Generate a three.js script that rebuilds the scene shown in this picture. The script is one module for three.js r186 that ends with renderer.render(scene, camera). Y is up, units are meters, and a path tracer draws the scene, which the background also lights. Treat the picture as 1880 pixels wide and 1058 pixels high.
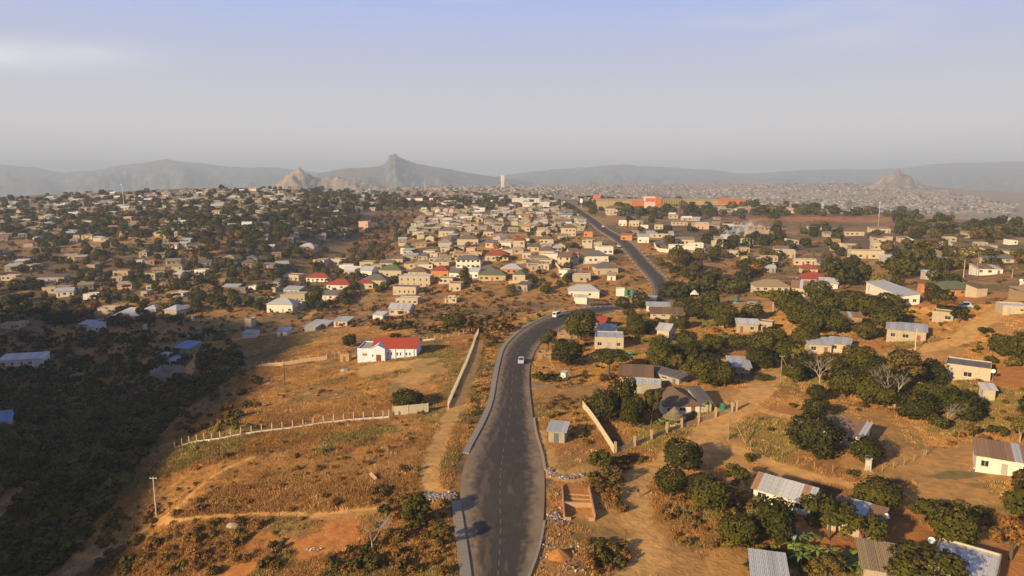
import * as THREE from 'three';
import { mergeGeometries } from 'three/addons/utils/BufferGeometryUtils.js';
import { MarchingCubes } from 'three/addons/objects/MarchingCubes.js';

// ---------------------------------------------------------------- camera, sky, sun, exposure
const scene = new THREE.Scene();
const RAD = Math.PI / 180, PITCH = 9 * RAD, FOCAL = 1253, EYE = 52;
const camera = new THREE.PerspectiveCamera(2 * Math.atan(529 / FOCAL) / RAD, 1880 / 1058, 0.5, 40000);
camera.position.set(0, EYE, 0);
camera.rotation.x = -PITCH;
camera.updateMatrixWorld(true);

const EXPOSURE = 1.62, SKY = 1.06;
const renderer = new THREE.WebGLRenderer({ antialias: true });
renderer.toneMapping = THREE.LinearToneMapping;
renderer.toneMappingExposure = EXPOSURE;
renderer.shadowMap.enabled = true;

const SUN_EL = 19.5 * RAD, SUN_AZ = 43 * RAD;
const sunDir = new THREE.Vector3(-Math.cos(SUN_AZ) * Math.cos(SUN_EL), Math.sin(SUN_EL), Math.sin(SUN_AZ) * Math.cos(SUN_EL));
const sun = new THREE.DirectionalLight(new THREE.Color(1.0, 0.75, 0.41), 5);
sun.position.copy(sunDir).multiplyScalar(900);
sun.castShadow = true; sun.shadow.radius = 3;
sun.shadow.mapSize.set(4096, 4096);
Object.assign(sun.shadow.camera, { left: -700, right: 700, top: 700, bottom: -700, near: 10, far: 2500 });
scene.add(sun, sun.target);

// ---------------------------------------------------------------- random numbers and noise
function rng(seed) { return () => { seed |= 0; seed = seed + 0x6D2B79F5 | 0; let t = Math.imul(seed ^ seed >>> 15, 1 | seed); t = t + Math.imul(t ^ t >>> 7, 61 | t) ^ t; return ((t ^ t >>> 14) >>> 0) / 4294967296; }; }
const R = rng(20240611);
const rr = (a, b) => a + (b - a) * R();
const pick = (a) => a[Math.floor(R() * a.length)];
const clamp = (v, a = 0, b = 1) => v < a ? a : v > b ? b : v;
const lerp = (a, b, t) => a + (b - a) * t;
const sstep = (a, b, v) => { const t = clamp((v - a) / (b - a)); return t * t * (3 - 2 * t); };
const NT = new Float32Array(65536); { const q = rng(77); for (let i = 0; i < 65536; i++) NT[i] = q(); }
function vn(x, y) {
  const xi = Math.floor(x), yi = Math.floor(y); let fx = x - xi, fy = y - yi;
  fx = fx * fx * (3 - 2 * fx); fy = fy * fy * (3 - 2 * fy);
  const x0 = xi & 255, x1 = (xi + 1) & 255, y0 = (yi & 255) << 8, y1 = ((yi + 1) & 255) << 8;
  const a = NT[y0 | x0], b = NT[y0 | x1], c = NT[y1 | x0], d = NT[y1 | x1];
  return a + (b - a) * fx + (c - a + (a - b - c + d) * fx) * fy;
}
function fbm(x, y, o) { let s = 0, a = 0.5, n = 0; for (let i = 0; i < o; i++) { s += a * vn(x, y); n += a; a *= 0.5; x = x * 2.03 + 17.3; y = y * 2.03 + 5.7; } return s / n; }

// sky: pale violet blue overhead, warm grey at the horizon, a thin veil of cloud
{
  const W = 1024, H = 512, data = new Float32Array(W * H * 4);
  const stops = [[-90, .20, .18, .17], [-0.5, .30, .285, .285], [0, .47, .44, .42], [4, .435, .42, .425], [8, .35, .36, .43], [14, .25, .31, .52], [25, .135, .17, .32], [50, .062, .088, .18], [90, .046, .066, .14]];
  for (let j = 0; j < H; j++) {
    const el = (j + 0.5) / H * 180 - 90;
    let k = 0; while (k < stops.length - 2 && el > stops[k + 1][0]) k++;
    const t = clamp((el - stops[k][0]) / (stops[k + 1][0] - stops[k][0]));
    for (let i = 0; i < W; i++) {
      const az = (i + 0.5) / W * 360 - 180, o = (j * W + i) * 4;
      // wisps of cirrus all round, stretched along the horizon, and one broader veil
      const cl = sstep(.60, .78, fbm(az * .045 + 3.1, el * .42 + 9, 4)) * sstep(7, 11, el) * (1 - sstep(40, 70, el)) * .3;
      const veil = .95 * sstep(.2, .8, fbm(az * .09 + 2, el * 1.3 + 4, 4) + .2) * Math.exp(-(((el - 8.15 - (az + 123) * .07) / .8) ** 2)) * (1 - sstep(-128, -113, az)) * sstep(-165, -145, az);
      for (let c = 0; c < 3; c++) data[o + c] = SKY * lerp(lerp(lerp(stops[k][c + 1], stops[k + 1][c + 1], t), [.44, .43, .44][c], cl), [.58, .58, .59][c], veil);
      data[o + 3] = 1;
    }
  }
  const t = new THREE.DataTexture(data, W, H, THREE.RGBAFormat, THREE.FloatType);
  t.mapping = THREE.EquirectangularReflectionMapping; t.magFilter = THREE.LinearFilter; t.needsUpdate = true;
  scene.background = t; scene.environment = t;
}
scene.fog = new THREE.FogExp2(new THREE.Color(0.66, 0.795, 1.0), 0.00019);

// ---------------------------------------------------------------- the lie of the land
// a sight line through the drone's view gives the plan position of a point of known height
function sight(px, py) {
  const u = (px - 940) / FOCAL, v = (529 - py) / FOCAL;
  return [u, -Math.sin(PITCH) + v * Math.cos(PITCH), Math.cos(PITCH) + v * Math.sin(PITCH)];
}
function planAt(px, py, e) { const [a, b, c] = sight(px, py), s = (e - EYE) / b; return [a * s, c * s]; }   // [x, distance ahead]
const LAND = [];
for (const [px, py, e] of [
  // road and its verges
  [915, 1058, 0], [920, 900, 0], [930, 750, 0], [945, 660, 0], [1020, 582, -1], [1110, 564, -3], [1225, 525, -3], [1150, 455, 8], [1060, 385, 17], [1036, 369, 17],
  [780, 1000, -1], [720, 850, 0], [600, 950, -2], [560, 800, -1.5], [420, 900, -4], [330, 830, -5], [330, 960, -6], [250, 1000, -10], [830, 700, 0], [860, 630, -1],
  [712, 660, -2], [640, 720, -2], [560, 690, -5], [470, 680, -7], [420, 700, -10], [800, 625, -2], [700, 600, -7],
  // shaded valley
  [230, 900, -13], [180, 820, -20], [100, 900, -20], [40, 960, -19], [40, 1050, -17], [130, 1058, -14], [260, 770, -18], [150, 720, -25], [60, 800, -23], [10, 780, -22], [330, 720, -19], [50, 670, -25], [290, 690, -20], [380, 650, -20], [450, 640, -18], [560, 605, -15], [200, 640, -24], [0, 720, -25],
  [170, 600, -21], [30, 590, -20], [320, 580, -18], [420, 610, -17],
  // left hillside up to the ridge
  [100, 550, -18], [300, 550, -16], [100, 500, -10], [300, 500, -9], [100, 450, 0], [300, 450, 2], [100, 400, 14], [300, 400, 16], [50, 375, 22], [0, 364, 29], [200, 354, 34], [450, 345, 39], [560, 350, 34], [480, 420, 12], [500, 480, -6], [480, 550, -15], [600, 380, 24],
  // ravine and the dense quarter left of the far road
  [620, 500, -14], [660, 460, -9], [720, 410, 4], [560, 560, -15], [700, 530, -10], [720, 480, -5], [800, 470, 0], [800, 420, 10], [850, 385, 17], [740, 375, 20], [680, 360, 24], [900, 550, -9], [960, 500, -1], [980, 420, 11], [1090, 500, 0], [760, 580, -10], [900, 590, -6],
  // right hand side
  [1300, 560, -2], [1250, 620, 0], [1500, 600, 4], [1700, 560, 10], [1850, 560, 14], [1700, 480, 8], [1860, 470, 14], [1700, 660, 5], [1860, 700, 6], [1700, 800, 0], [1860, 860, 1], [1450, 900, -1], [1200, 1000, -1], [1600, 1000, -1], [1830, 1030, -1], [1080, 900, 0], [1060, 760, 0], [1180, 720, 0], [1400, 700, 2], [1500, 760, 2], [1350, 830, 0],
  [1300, 480, 3], [1250, 430, 10], [1450, 480, 3], [1600, 450, 6], [1800, 430, 9], [1400, 400, 14], [1500, 396, 15], [1640, 408, 13], [1250, 377, 17], [1350, 377, 16],
]) { const [x, d] = planAt(px, py, e); LAND.push([x, d, e]); }
for (const p of [
  [66, 322, -12], [53, 306, -8], [77, 338, -8], [60, 285, -3], [85, 300, -2],
  // beyond the first ridges
  [90, 1350, 14], [500, 1250, 0], [800, 1100, -25], [-500, 1700, -5], [-1100, 1250, -25], [-800, 1300, -5], [-1300, 2000, -50], [-200, 1500, 22], [150, 2100, 5], [-300, 2600, 25], [700, 2000, -40], [1300, 1800, -55], [2000, 2000, -60], [1800, 3000, -30], [1600, 3700, 18], [2000, 3700, 30], [1200, 3600, 8], [600, 3200, 0], [2700, 3600, -20], [0, 3800, 20], [-800, 4200, 0], [-2200, 2200, -60], [-2500, 4500, -60], [0, 6500, 0], [2500, 6500, -40], [-3500, 6500, -60], [4500, 5000, -60], [3500, 2000, -60],
  // out of the frame: the hill that shades the valley, and the ground under and behind the drone
  [-300, 110, 84], [-380, 60, 96], [-240, 40, 74], [-228, -14, 70], [-205, 70, 40], [-180, 90, -4], [-330, 190, 60], [-300, 260, 12], [-420, 330, 5], [-520, 150, 80], [-600, 420, -5], [-160, 30, 4], [-70, 20, -2], [0, 30, 0], [60, 30, 0], [200, 60, 2], [300, 200, 14], [420, 400, 16], [650, 700, 0], [0, -60, 0], [-300, -200, 70], [300, -300, 5], [-900, 700, 12], [-1200, 200, 60], [900, 300, 0], [-1600, -1500, 20], [1600, -1500, 0], [0, -1500, 0],
]) LAND.push(p);
const toS = (x, d) => { const r = Math.max(45, Math.hypot(x, d)); return [Math.atan2(x, d) * 1.1, Math.log(r)]; };
let TPSw, TPSc;
{
  const n = LAND.length, m = n + 3, A = [], S = LAND.map(([x, d]) => toS(x, d));
  const U = (q) => q < 1e-12 ? 0 : q * Math.log(q);
  for (let i = 0; i < m; i++) A.push(new Float64Array(m + 1));
  for (let i = 0; i < n; i++) {
    for (let j = 0; j < n; j++) A[i][j] = U((S[i][0] - S[j][0]) ** 2 + (S[i][1] - S[j][1]) ** 2);
    A[i][i] += 0.004; A[i][n] = A[n][i] = 1; A[i][n + 1] = A[n + 1][i] = S[i][0]; A[i][n + 2] = A[n + 2][i] = S[i][1]; A[i][m] = LAND[i][2];
  }
  for (let c = 0; c < m; c++) {
    let p = c; for (let r = c + 1; r < m; r++) if (Math.abs(A[r][c]) > Math.abs(A[p][c])) p = r;
    [A[c], A[p]] = [A[p], A[c]];
    for (let r = c + 1; r < m; r++) { const f = A[r][c] / A[c][c]; if (f) for (let k = c; k <= m; k++) A[r][k] -= f * A[c][k]; }
  }
  const w = new Float64Array(m);
  for (let c = m - 1; c >= 0; c--) { let s = A[c][m]; for (let k = c + 1; k < m; k++) s -= A[c][k] * w[k]; w[c] = s / A[c][c]; }
  TPSw = w; TPSc = S;
}
function landRaw(x, d) {
  const [a, b] = toS(x, d), n = TPSc.length; let s = TPSw[n] + TPSw[n + 1] * a + TPSw[n + 2] * b;
  for (let i = 0; i < n; i++) { const q = (TPSc[i][0] - a) ** 2 + (TPSc[i][1] - b) ** 2; if (q > 1e-12) s += TPSw[i] * q * Math.log(q); }
  const r = Math.hypot(x, d);
  s += (fbm(x * .012 + 3, d * .012, 3) - .5) * 5 * sstep(150, 500, r);
  s += (fbm(x * .05 + 9, d * .05 + 4, 3) - .5) * 1.5;
  return Math.max(-75, s);
}
// the tarred road: edges read along its length, [left x, left d, right x, right d]
const roadL = [[866, 1100], [866, 1058], [858, 1000], [850, 950], [845, 905], [849, 870], [862, 835], [888, 780], [904, 740], [912, 700], [918, 670], [926, 642], [941, 622], [966, 601], [1000, 584], [1036, 572]].map(([a, b]) => planAt(a, b, 0));
const roadR = [[955, 1100], [967, 1058], [985, 1010], [997, 955], [1000, 905], [999, 870], [994, 840], [983, 795], [977, 750], [972, 705], [974, 672], [984, 644], [1003, 621], [1030, 604], [1062, 589], [1094, 577]].map(([a, b]) => planAt(a, b, 0));
for (const [cx, cd, hx, hd] of [[52, 306, 3, -4.2], [66, 322, 4.5, -2.6], [76, 340, 5.1, -1.2], [79.5, 362, 5.2, 0], [79, 400, 5.2, 0], [78, 450, 5.2, 0], [77, 520, 5.2, 0], [77, 620, 5.2, 0], [78, 740, 5.2, 0], [79, 860, 5.2, 0], [82, 1000, 5.2, 0], [88, 1170, 5.2, 0], [92, 1300, 5.2, 0]]) { roadL.push([cx - hx, cd - hd]); roadR.push([cx + hx, cd + hd]); }
// drive the edges behind the drone as well
roadL.unshift([-4, -60]); roadR.unshift([6, -60]);
function smoothLine(p, n) { const c = new THREE.CatmullRomCurve3(p.map(([x, d]) => new THREE.Vector3(x, 0, d)), false, 'centripetal'); return c.getPoints(n).map((v) => [v.x, v.z]); }
const NR = 330, RL = smoothLine(roadL, NR), RR = smoothLine(roadR, NR);
const RC = RL.map((p, i) => [(p[0] + RR[i][0]) / 2, (p[1] + RR[i][1]) / 2, Math.hypot(RR[i][0] - p[0], RR[i][1] - p[1]) / 2]);
let RE = RC.map(([x, d]) => landRaw(x, d));
for (let k = 0; k < 22; k++) RE = RE.map((v, i) => i && i < NR ? (RE[i - 1] + v + RE[i + 1]) / 3 : v);
function roadNear(x, d) {   // [signed gap to the tarred edge, height of the road there]
  let best = 1e9, e = 0, gap = 1e9;
  for (let i = 0; i <= NR; i++) { const q = (RC[i][0] - x) ** 2 + (RC[i][1] - d) ** 2; if (q < best) { best = q; gap = Math.sqrt(q) - RC[i][2]; e = RE[i]; } }
  return [gap, e];
}
function landAt(x, d) {
  let h = landRaw(x, d);
  if (x > -60 && x < 160 && d < 1320 && d > -80) { const [g, e] = roadNear(x, d); if (g < 14) h = lerp(h, e - (g < 0.5 ? .22 : .12), 1 - sstep(1.2, 14, g)); }
  return h;
}
// nested square grids share one sheet: fine near the drone, coarse far off
const LEVELS = [{ x0: -230, d0: -30, w: 460, h: 460, s: 1.25 }, { x0: -700, d0: -130, w: 1450, h: 1450, s: 5 }, { x0: -4500, d0: -2000, w: 9600, h: 9600, s: 30 }];
for (const L of LEVELS) {
  L.nx = Math.round(L.w / L.s); L.nd = Math.round(L.h / L.s); L.g = new Float32Array((L.nx + 1) * (L.nd + 1));
  for (let j = 0; j <= L.nd; j++) for (let i = 0; i <= L.nx; i++) L.g[j * (L.nx + 1) + i] = landAt(L.x0 + i * L.s, L.d0 + j * L.s);
}
function ground(x, d) {
  for (const L of LEVELS) {
    const a = (x - L.x0) / L.s, b = (d - L.d0) / L.s;
    if (a < 0 || b < 0 || a >= L.nx || b >= L.nd) continue;
    const i = Math.floor(a), j = Math.floor(b), fx = a - i, fy = b - j, o = j * (L.nx + 1) + i, g = L.g;
    return lerp(lerp(g[o], g[o + 1], fx), lerp(g[o + L.nx + 1], g[o + L.nx + 2], fx), fy);
  }
  return -60;
}
function spot(px, py) {   // where the sight line meets the ground: [x, d, y]
  const [a, b, c] = sight(px, py); let s0 = 30, s = 30;
  for (; s < 7000; s *= 1.006) { if (EYE + b * s < ground(a * s, c * s)) break; s0 = s; }
  for (let k = 0; k < 22; k++) { const m = (s0 + s) / 2; if (EYE + b * m < ground(a * m, c * m)) s = m; else s0 = m; }
  return [a * s, c * s, ground(a * s, c * s)];
}
const ppm = (d, y) => FOCAL / (d * Math.cos(PITCH) + (EYE - y) * Math.sin(PITCH));   // how large a metre looks there

// ---------------------------------------------------------------- materials
const S2 = new Uint8Array(4096); for (let i = 0; i < 4096; i++) { const v = i / 4095; S2[i] = Math.round(255 * (v <= .0031308 ? v * 12.92 : 1.055 * v ** (1 / 2.4) - .055)); }
const toS8 = (v) => S2[clamp(Math.round(v * 4095), 0, 4095)];
function texture(w, h, fn, srgb = true, repeat = true) {
  const data = new Uint8Array(w * h * 4);
  for (let j = 0; j < h; j++) for (let i = 0; i < w; i++) { const c = fn(i, j), o = (j * w + i) * 4; for (let k = 0; k < 3; k++) data[o + k] = srgb ? toS8(c[k]) : clamp(c[k] * 255, 0, 255); data[o + 3] = 255; }
  const t = new THREE.DataTexture(data, w, h); t.magFilter = THREE.LinearFilter; t.minFilter = THREE.LinearMipmapLinearFilter; t.generateMipmaps = true;
  if (srgb) t.colorSpace = THREE.SRGBColorSpace; if (repeat) t.wrapS = t.wrapT = THREE.RepeatWrapping; t.needsUpdate = true; return t;
}
const col = (r, g, b) => new THREE.Color().setRGB(r, g, b);

// ---------------------------------------------------------------- what covers the ground
const line = (pts) => pts.map(([a, b]) => { const s = spot(a, b); return [s[0], s[1]]; });
// earth tracks and footpaths: [half width, strength, points in the view]
const TRACKS = [
  [2.0, 1, [[804, 912], [792, 890], [788, 870], [795, 845], [812, 800], [824, 768], [842, 742], [856, 712], [868, 672], [879, 625]]],
  [.75, 1, [[290, 957], [340, 955], [400, 948], [470, 944], [530, 944], [580, 946], [640, 938], [700, 931]]],
  [.6, .9, [[240, 990], [290, 957], [330, 930], [370, 890], [412, 862], [470, 838]]],
  [.5, .7, [[130, 1020], [170, 1025], [215, 1005]]],
  [2.7, 1, [[1160, 1075], [1188, 1030], [1186, 990], [1170, 950], [1166, 915], [1172, 885], [1190, 862], [1230, 845]]],
  [3.6, 1, [[1215, 862], [1262, 828], [1298, 795], [1345, 758], [1385, 725], [1410, 703], [1440, 682], [1470, 668]]],
  [1.6, .9, [[1330, 822], [1372, 832], [1430, 856], [1500, 876], [1560, 892], [1610, 886]]],
  [3, .9, [[1890, 558], [1830, 578], [1795, 598], [1770, 622], [1700, 640], [1650, 655], [1600, 668]]],
  [2.2, .8, [[1790, 600], [1840, 560], [1880, 545]]],
  [1.2, .8, [[1385, 745], [1410, 757], [1440, 765], [1480, 775]]],
  [1.6, .8, [[345, 690], [352, 665], [372, 632], [420, 625], [500, 612], [600, 601], [690, 590], [740, 575]]],
  [1.4, .6, [[0, 575], [80, 570], [170, 566], [260, 556], [330, 545]]],
  [2.2, .9, [[985, 795], [1000, 840], [1012, 868], [1050, 876], [1082, 862]]],
  [1.8, .8, [[560, 585], [580, 570], [600, 560], [590, 553], [560, 550]]],
].map(([w, s, p]) => [w, s, line(p)]);
const FARTRACKS = [
  [2, .7, [[0, 545], [100, 522], [200, 510], [300, 505], [380, 515]]], [2, .6, [[0, 480], [70, 472], [160, 470]]], [2.5, .7, [[150, 440], [300, 432], [420, 428]]],
  [2.5, .7, [[420, 560], [520, 540], [600, 528], [660, 520]]], [2.5, .7, [[640, 520], [720, 498], [800, 492], [900, 480], [1010, 470], [1100, 462]]], [2.5, .7, [[720, 560], [850, 545], [960, 535], [1080, 528]]],
  [3, .7, [[760, 440], [900, 432], [1060, 428]]], [3, .7, [[780, 410], [900, 405], [1040, 400]]], [2.5, .7, [[1180, 470], [1300, 460], [1420, 448], [1560, 440]]], [2.5, .7, [[1330, 500], [1420, 490], [1480, 500]]],
].map(([w, s, p]) => [w, s, line(p)]);
// patches: [view x, view y, half width, half depth, kind, strength]; kinds: 0 ochre sand, 1 orange earth, 2 green, 3 brown stubble, 4 pale grey dust
const PATCH = [
  [720, 672, 13, 8, 5, 1], [770, 690, 8, 14, 5, .8], [690, 680, 12, 6, 5, .9], [660, 720, 12, 9, 2, .55], [790, 670, 6, 9, 2, .3], [800, 705, 6, 12, 1, .6], [840, 655, 3, 10, 1, .5], [560, 735, 10, 5, 2, .3], [640, 760, 14, 3, 0, .5],
  [600, 995, 6.5, 5.5, 1, 1], [625, 965, 5, 2.5, 1, 1], [440, 1045, 4, 3, 1, 1], [470, 1000, 2.5, 3, 1, .6], [560, 1040, 6, 5, 1, .4], [735, 1000, 4, 6, 3, .6], [640, 945, 7, 2, 0, .8],
  [1060, 930, 7, 10, 1, .8], [1040, 1015, 8, 9, 3, .55], [1010, 1040, 5, 8, 0, .6], [1110, 960, 4, 6, 0, .9], [1070, 985, 6, 4, 2, .5], [1040, 838, 6, 8, 0, .7], [1015, 800, 4, 10, 1, .5], [1000, 720, 4, 8, 0, .7], [1090, 720, 9, 7, 0, .7], [980, 705, 3, 5, 4, .7],
  [1330, 838, 9, 8, 0, 1], [1300, 880, 7, 6, 0, .8], [1270, 1040, 9, 6, 0, .9], [1340, 1045, 8, 4, 0, .8], [1400, 870, 9, 5, 0, .8], [1210, 1000, 3, 12, 0, .6],
  [1440, 755, 8, 5, 1, .7], [1470, 790, 7, 6, 1, .5], [1400, 800, 6, 6, 0, .5], [1380, 780, 4, 5, 2, .3], [1460, 715, 14, 7, 3, .9], [1560, 745, 12, 9, 3, .7], [1640, 790, 14, 9, 0, .6], [1600, 850, 22, 6, 1, .45],
  [1720, 860, 18, 8, 0, 1], [1790, 845, 12, 7, 0, 1], [1740, 905, 12, 5, 0, .9], [1820, 905, 9, 6, 0, .6], [1760, 872, 4, 1.6, 2, .8], [1835, 893, 5, 2, 2, .7], [1620, 935, 8, 4, 1, .8], [1500, 1000, 9, 6, 1, .9], [1690, 1010, 9, 9, 1, .9], [1860, 985, 6, 6, 1, .5], [1860, 1040, 6, 8, 1, .8],
  [1790, 545, 16, 8, 1, .9], [1700, 535, 14, 8, 0, .7], [1820, 600, 12, 10, 0, .6], [1850, 690, 9, 8, 1, .8], [1690, 655, 18, 5, 0, .8], [1750, 690, 6, 4, 0, .5], [1560, 640, 10, 6, 1, .7], [1430, 650, 14, 10, 1, .7], [1350, 640, 12, 9, 1, .8], [1380, 560, 14, 7, 0, .8], [1440, 565, 10, 10, 1, .6], [1640, 655, 8, 4, 0, .8],
  [1320, 725, 9, 7, 0, .9], [1240, 700, 10, 5, 1, .6], [1130, 660, 10, 8, 1, .5], [1200, 640, 9, 8, 1, .7], [1170, 570, 12, 6, 0, .7], [1250, 590, 14, 8, 1, .6], [1060, 620, 8, 6, 1, .6], [1140, 605, 10, 6, 0, .5],
  [40, 905, 8, 8, 4, .5], [20, 940, 7, 7, 4, .4], [150, 1030, 6, 4, 4, .4], [310, 640, 12, 8, 4, .5], [270, 700, 8, 4, 4, .4], [960, 590, 8, 3, 0, 1], [1010, 572, 12, 2.5, 0, .9],
].map(([a, b, w, h, k, s]) => { const q = spot(a, b); return [q[0], q[1], w, h, k, s]; });
const FARPATCH = [
  [1290, 392, 60, 22, 1, 1], [1180, 455, 10, 14, 1, .8], [1520, 398, 150, 40, 3, 1], [1450, 402, 80, 30, 1, .8], [1560, 405, 60, 12, 1, .7], [780, 366, 60, 20, 1, .9], [810, 484, 14, 5, 1, 1], [980, 485, 25, 10, 2, .5], [1000, 500, 20, 10, 3, .5], [740, 400, 40, 30, 3, .8], [900, 470, 60, 60, 0, .6], [800, 500, 70, 40, 0, .5], [1000, 440, 60, 60, 0, .6], [930, 400, 110, 60, 0, .6], [1020, 380, 120, 50, 0, .5], [600, 540, 50, 20, 0, .6], [480, 560, 40, 12, 0, .4],
  [1440, 470, 50, 12, 0, .6], [1400, 495, 30, 10, 0, .6], [1310, 470, 40, 30, 0, .4], [1230, 440, 30, 20, 0, .5], [1560, 470, 60, 14, 0, .4], [1160, 420, 12, 60, 1, .5], [1200, 470, 20, 20, 0, .4], [640, 470, 50, 60, 3, .5], [700, 440, 40, 60, 3, .6],
].map(([a, b, w, h, k, s]) => { const q = spot(a, b); return [q[0], q[1], w, h, k, s]; });
const KIND = [[.41, .215, .06], [.43, .165, .035], [.13, .115, .025], [.25, .12, .035], [.24, .19, .13], [.52, .285, .085]];
function cover(L, N, tracks, patches, base) {
  const w = L.w / N, A = new Float32Array(N * N * 3), sand = new Float32Array(N * N);
  for (let j = 0; j < N; j++) for (let i = 0; i < N; i++) { const c = base(L.x0 + (i + .5) * w, L.d0 + (j + .5) * w), o = (j * N + i) * 3; A[o] = c[0]; A[o + 1] = c[1]; A[o + 2] = c[2]; }
  const blend = (i, j, k, t, kind) => { const o = (j * N + i) * 3, n = .8 + .4 * vn(i * .21 + 5, j * .21) * 1; for (let c = 0; c < 3; c++) A[o + c] = lerp(A[o + c], KIND[kind][c] * n, t); sand[j * N + i] = Math.max(sand[j * N + i], kind === 2 || kind === 3 ? t * .4 : t); };
  for (const [px, pd, rx, rd, kind, s] of patches) {
    const i0 = Math.max(0, Math.floor((px - rx * 1.7 - L.x0) / w)), i1 = Math.min(N - 1, Math.ceil((px + rx * 1.7 - L.x0) / w)), j0 = Math.max(0, Math.floor((pd - rd * 1.7 - L.d0) / w)), j1 = Math.min(N - 1, Math.ceil((pd + rd * 1.7 - L.d0) / w));
    for (let j = j0; j <= j1; j++) for (let i = i0; i <= i1; i++) {
      const x = L.x0 + (i + .5) * w, d = L.d0 + (j + .5) * w, q = Math.hypot((x - px) / rx, (d - pd) / rd) + (fbm(x * .22 + 7, d * .22, 4) - .5) * 1.5;
      const t = s * (1 - sstep(.72, 1.05, q)); if (t > 0) blend(i, j, 0, t, kind);
    }
  }
  for (const [hw, s, p] of tracks) for (let k = 0; k + 1 < p.length; k++) {
    const [ax, ad] = p[k], [bx, bd] = p[k + 1], m = hw * 2 + 2, l2 = (bx - ax) ** 2 + (bd - ad) ** 2;
    const i0 = Math.max(0, Math.floor((Math.min(ax, bx) - m - L.x0) / w)), i1 = Math.min(N - 1, Math.ceil((Math.max(ax, bx) + m - L.x0) / w)), j0 = Math.max(0, Math.floor((Math.min(ad, bd) - m - L.d0) / w)), j1 = Math.min(N - 1, Math.ceil((Math.max(ad, bd) + m - L.d0) / w));
    for (let j = j0; j <= j1; j++) for (let i = i0; i <= i1; i++) {
      const x = L.x0 + (i + .5) * w, d = L.d0 + (j + .5) * w, t = clamp(((x - ax) * (bx - ax) + (d - ad) * (bd - ad)) / l2), q = Math.hypot(x - ax - t * (bx - ax), d - ad - t * (bd - ad)) / hw + (fbm(x * .45, d * .45, 3) - .5) * .9;
      const g = s * (1 - sstep(.8, 1.12, q)); if (g > 0) blend(i, j, 0, g, 5);
    }
  }
  L.N = N; L.sand = sand;
  const data = new Uint8Array(N * N * 4);
  for (let q = 0; q < N * N; q++) { for (let c = 0; c < 3; c++) data[q * 4 + c] = toS8(A[q * 3 + c]); data[q * 4 + 3] = 255; }
  const t = new THREE.DataTexture(data, N, N); t.colorSpace = THREE.SRGBColorSpace; t.magFilter = THREE.LinearFilter; t.minFilter = THREE.LinearMipmapLinearFilter; t.generateMipmaps = true; t.needsUpdate = true; return t;
}
const mixc = (a, b, t) => [lerp(a[0], b[0], t), lerp(a[1], b[1], t), lerp(a[2], b[2], t)];
function nearBase(x, d) {
  const n1 = fbm(x * .03, d * .03, 4), n2 = fbm(x * .35 + 40, d * .35, 3), n3 = vn(x * 2.3, d * 2.3);
  let c = mixc([.15, .072, .02], [.38, .185, .04], sstep(.3, .7, n1 * .5 + n2 * .5));
  c = mixc(c, [.10, .085, .024], sstep(.54, .72, fbm(x * .06 + 80, d * .06 + 20, 4)) * .7);
  c = mixc(c, [.40, .23, .085], sstep(.6, .8, fbm(x * .12 + 8, d * .12 + 2, 4)) * .55);
  const k = .78 + .44 * n3; return [c[0] * k, c[1] * k, c[2] * k];
}
function farBase(x, d) {
  const n2 = fbm(x * .11 + 40, d * .11, 3);
  let c = mixc([.14, .08, .03], [.30, .17, .06], sstep(.3, .7, fbm(x * .014, d * .014, 4)));
  c = mixc(c, [.09, .08, .03], sstep(.52, .7, fbm(x * .03 + 80, d * .03 + 20, 4)) * .7);
  const k = .7 + .6 * n2; return [c[0] * k, c[1] * k, c[2] * k];
}
const groundTex = [cover(LEVELS[0], 2048, TRACKS, PATCH, nearBase), cover(LEVELS[1], 2048, FARTRACKS.concat(TRACKS), FARPATCH.concat(PATCH), farBase), cover(LEVELS[2], 1024, [], FARPATCH, (x, d) => { const c = farBase(x * .4, d * .4); return mixc(c, [.36, .24, .14], .6); })];
const barren = (x, d) => { const L = LEVELS[0], i = Math.floor((x - L.x0) / L.w * L.N), j = Math.floor((d - L.d0) / L.h * L.N); if (i < 0 || j < 0 || i >= L.N || j >= L.N) return 0; return L.sand[j * L.N + i]; };
const barrenFar = (x, d) => { const L = LEVELS[1], i = Math.floor((x - L.x0) / L.w * L.N), j = Math.floor((d - L.d0) / L.h * L.N); if (i < 0 || j < 0 || i >= L.N || j >= L.N) return 0; return L.sand[j * L.N + i]; };
const soilBump = texture(512, 512, (i, j) => { const v = fbm(i / 16, j / 16, 5); return [v, v, v]; }, false);
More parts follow.
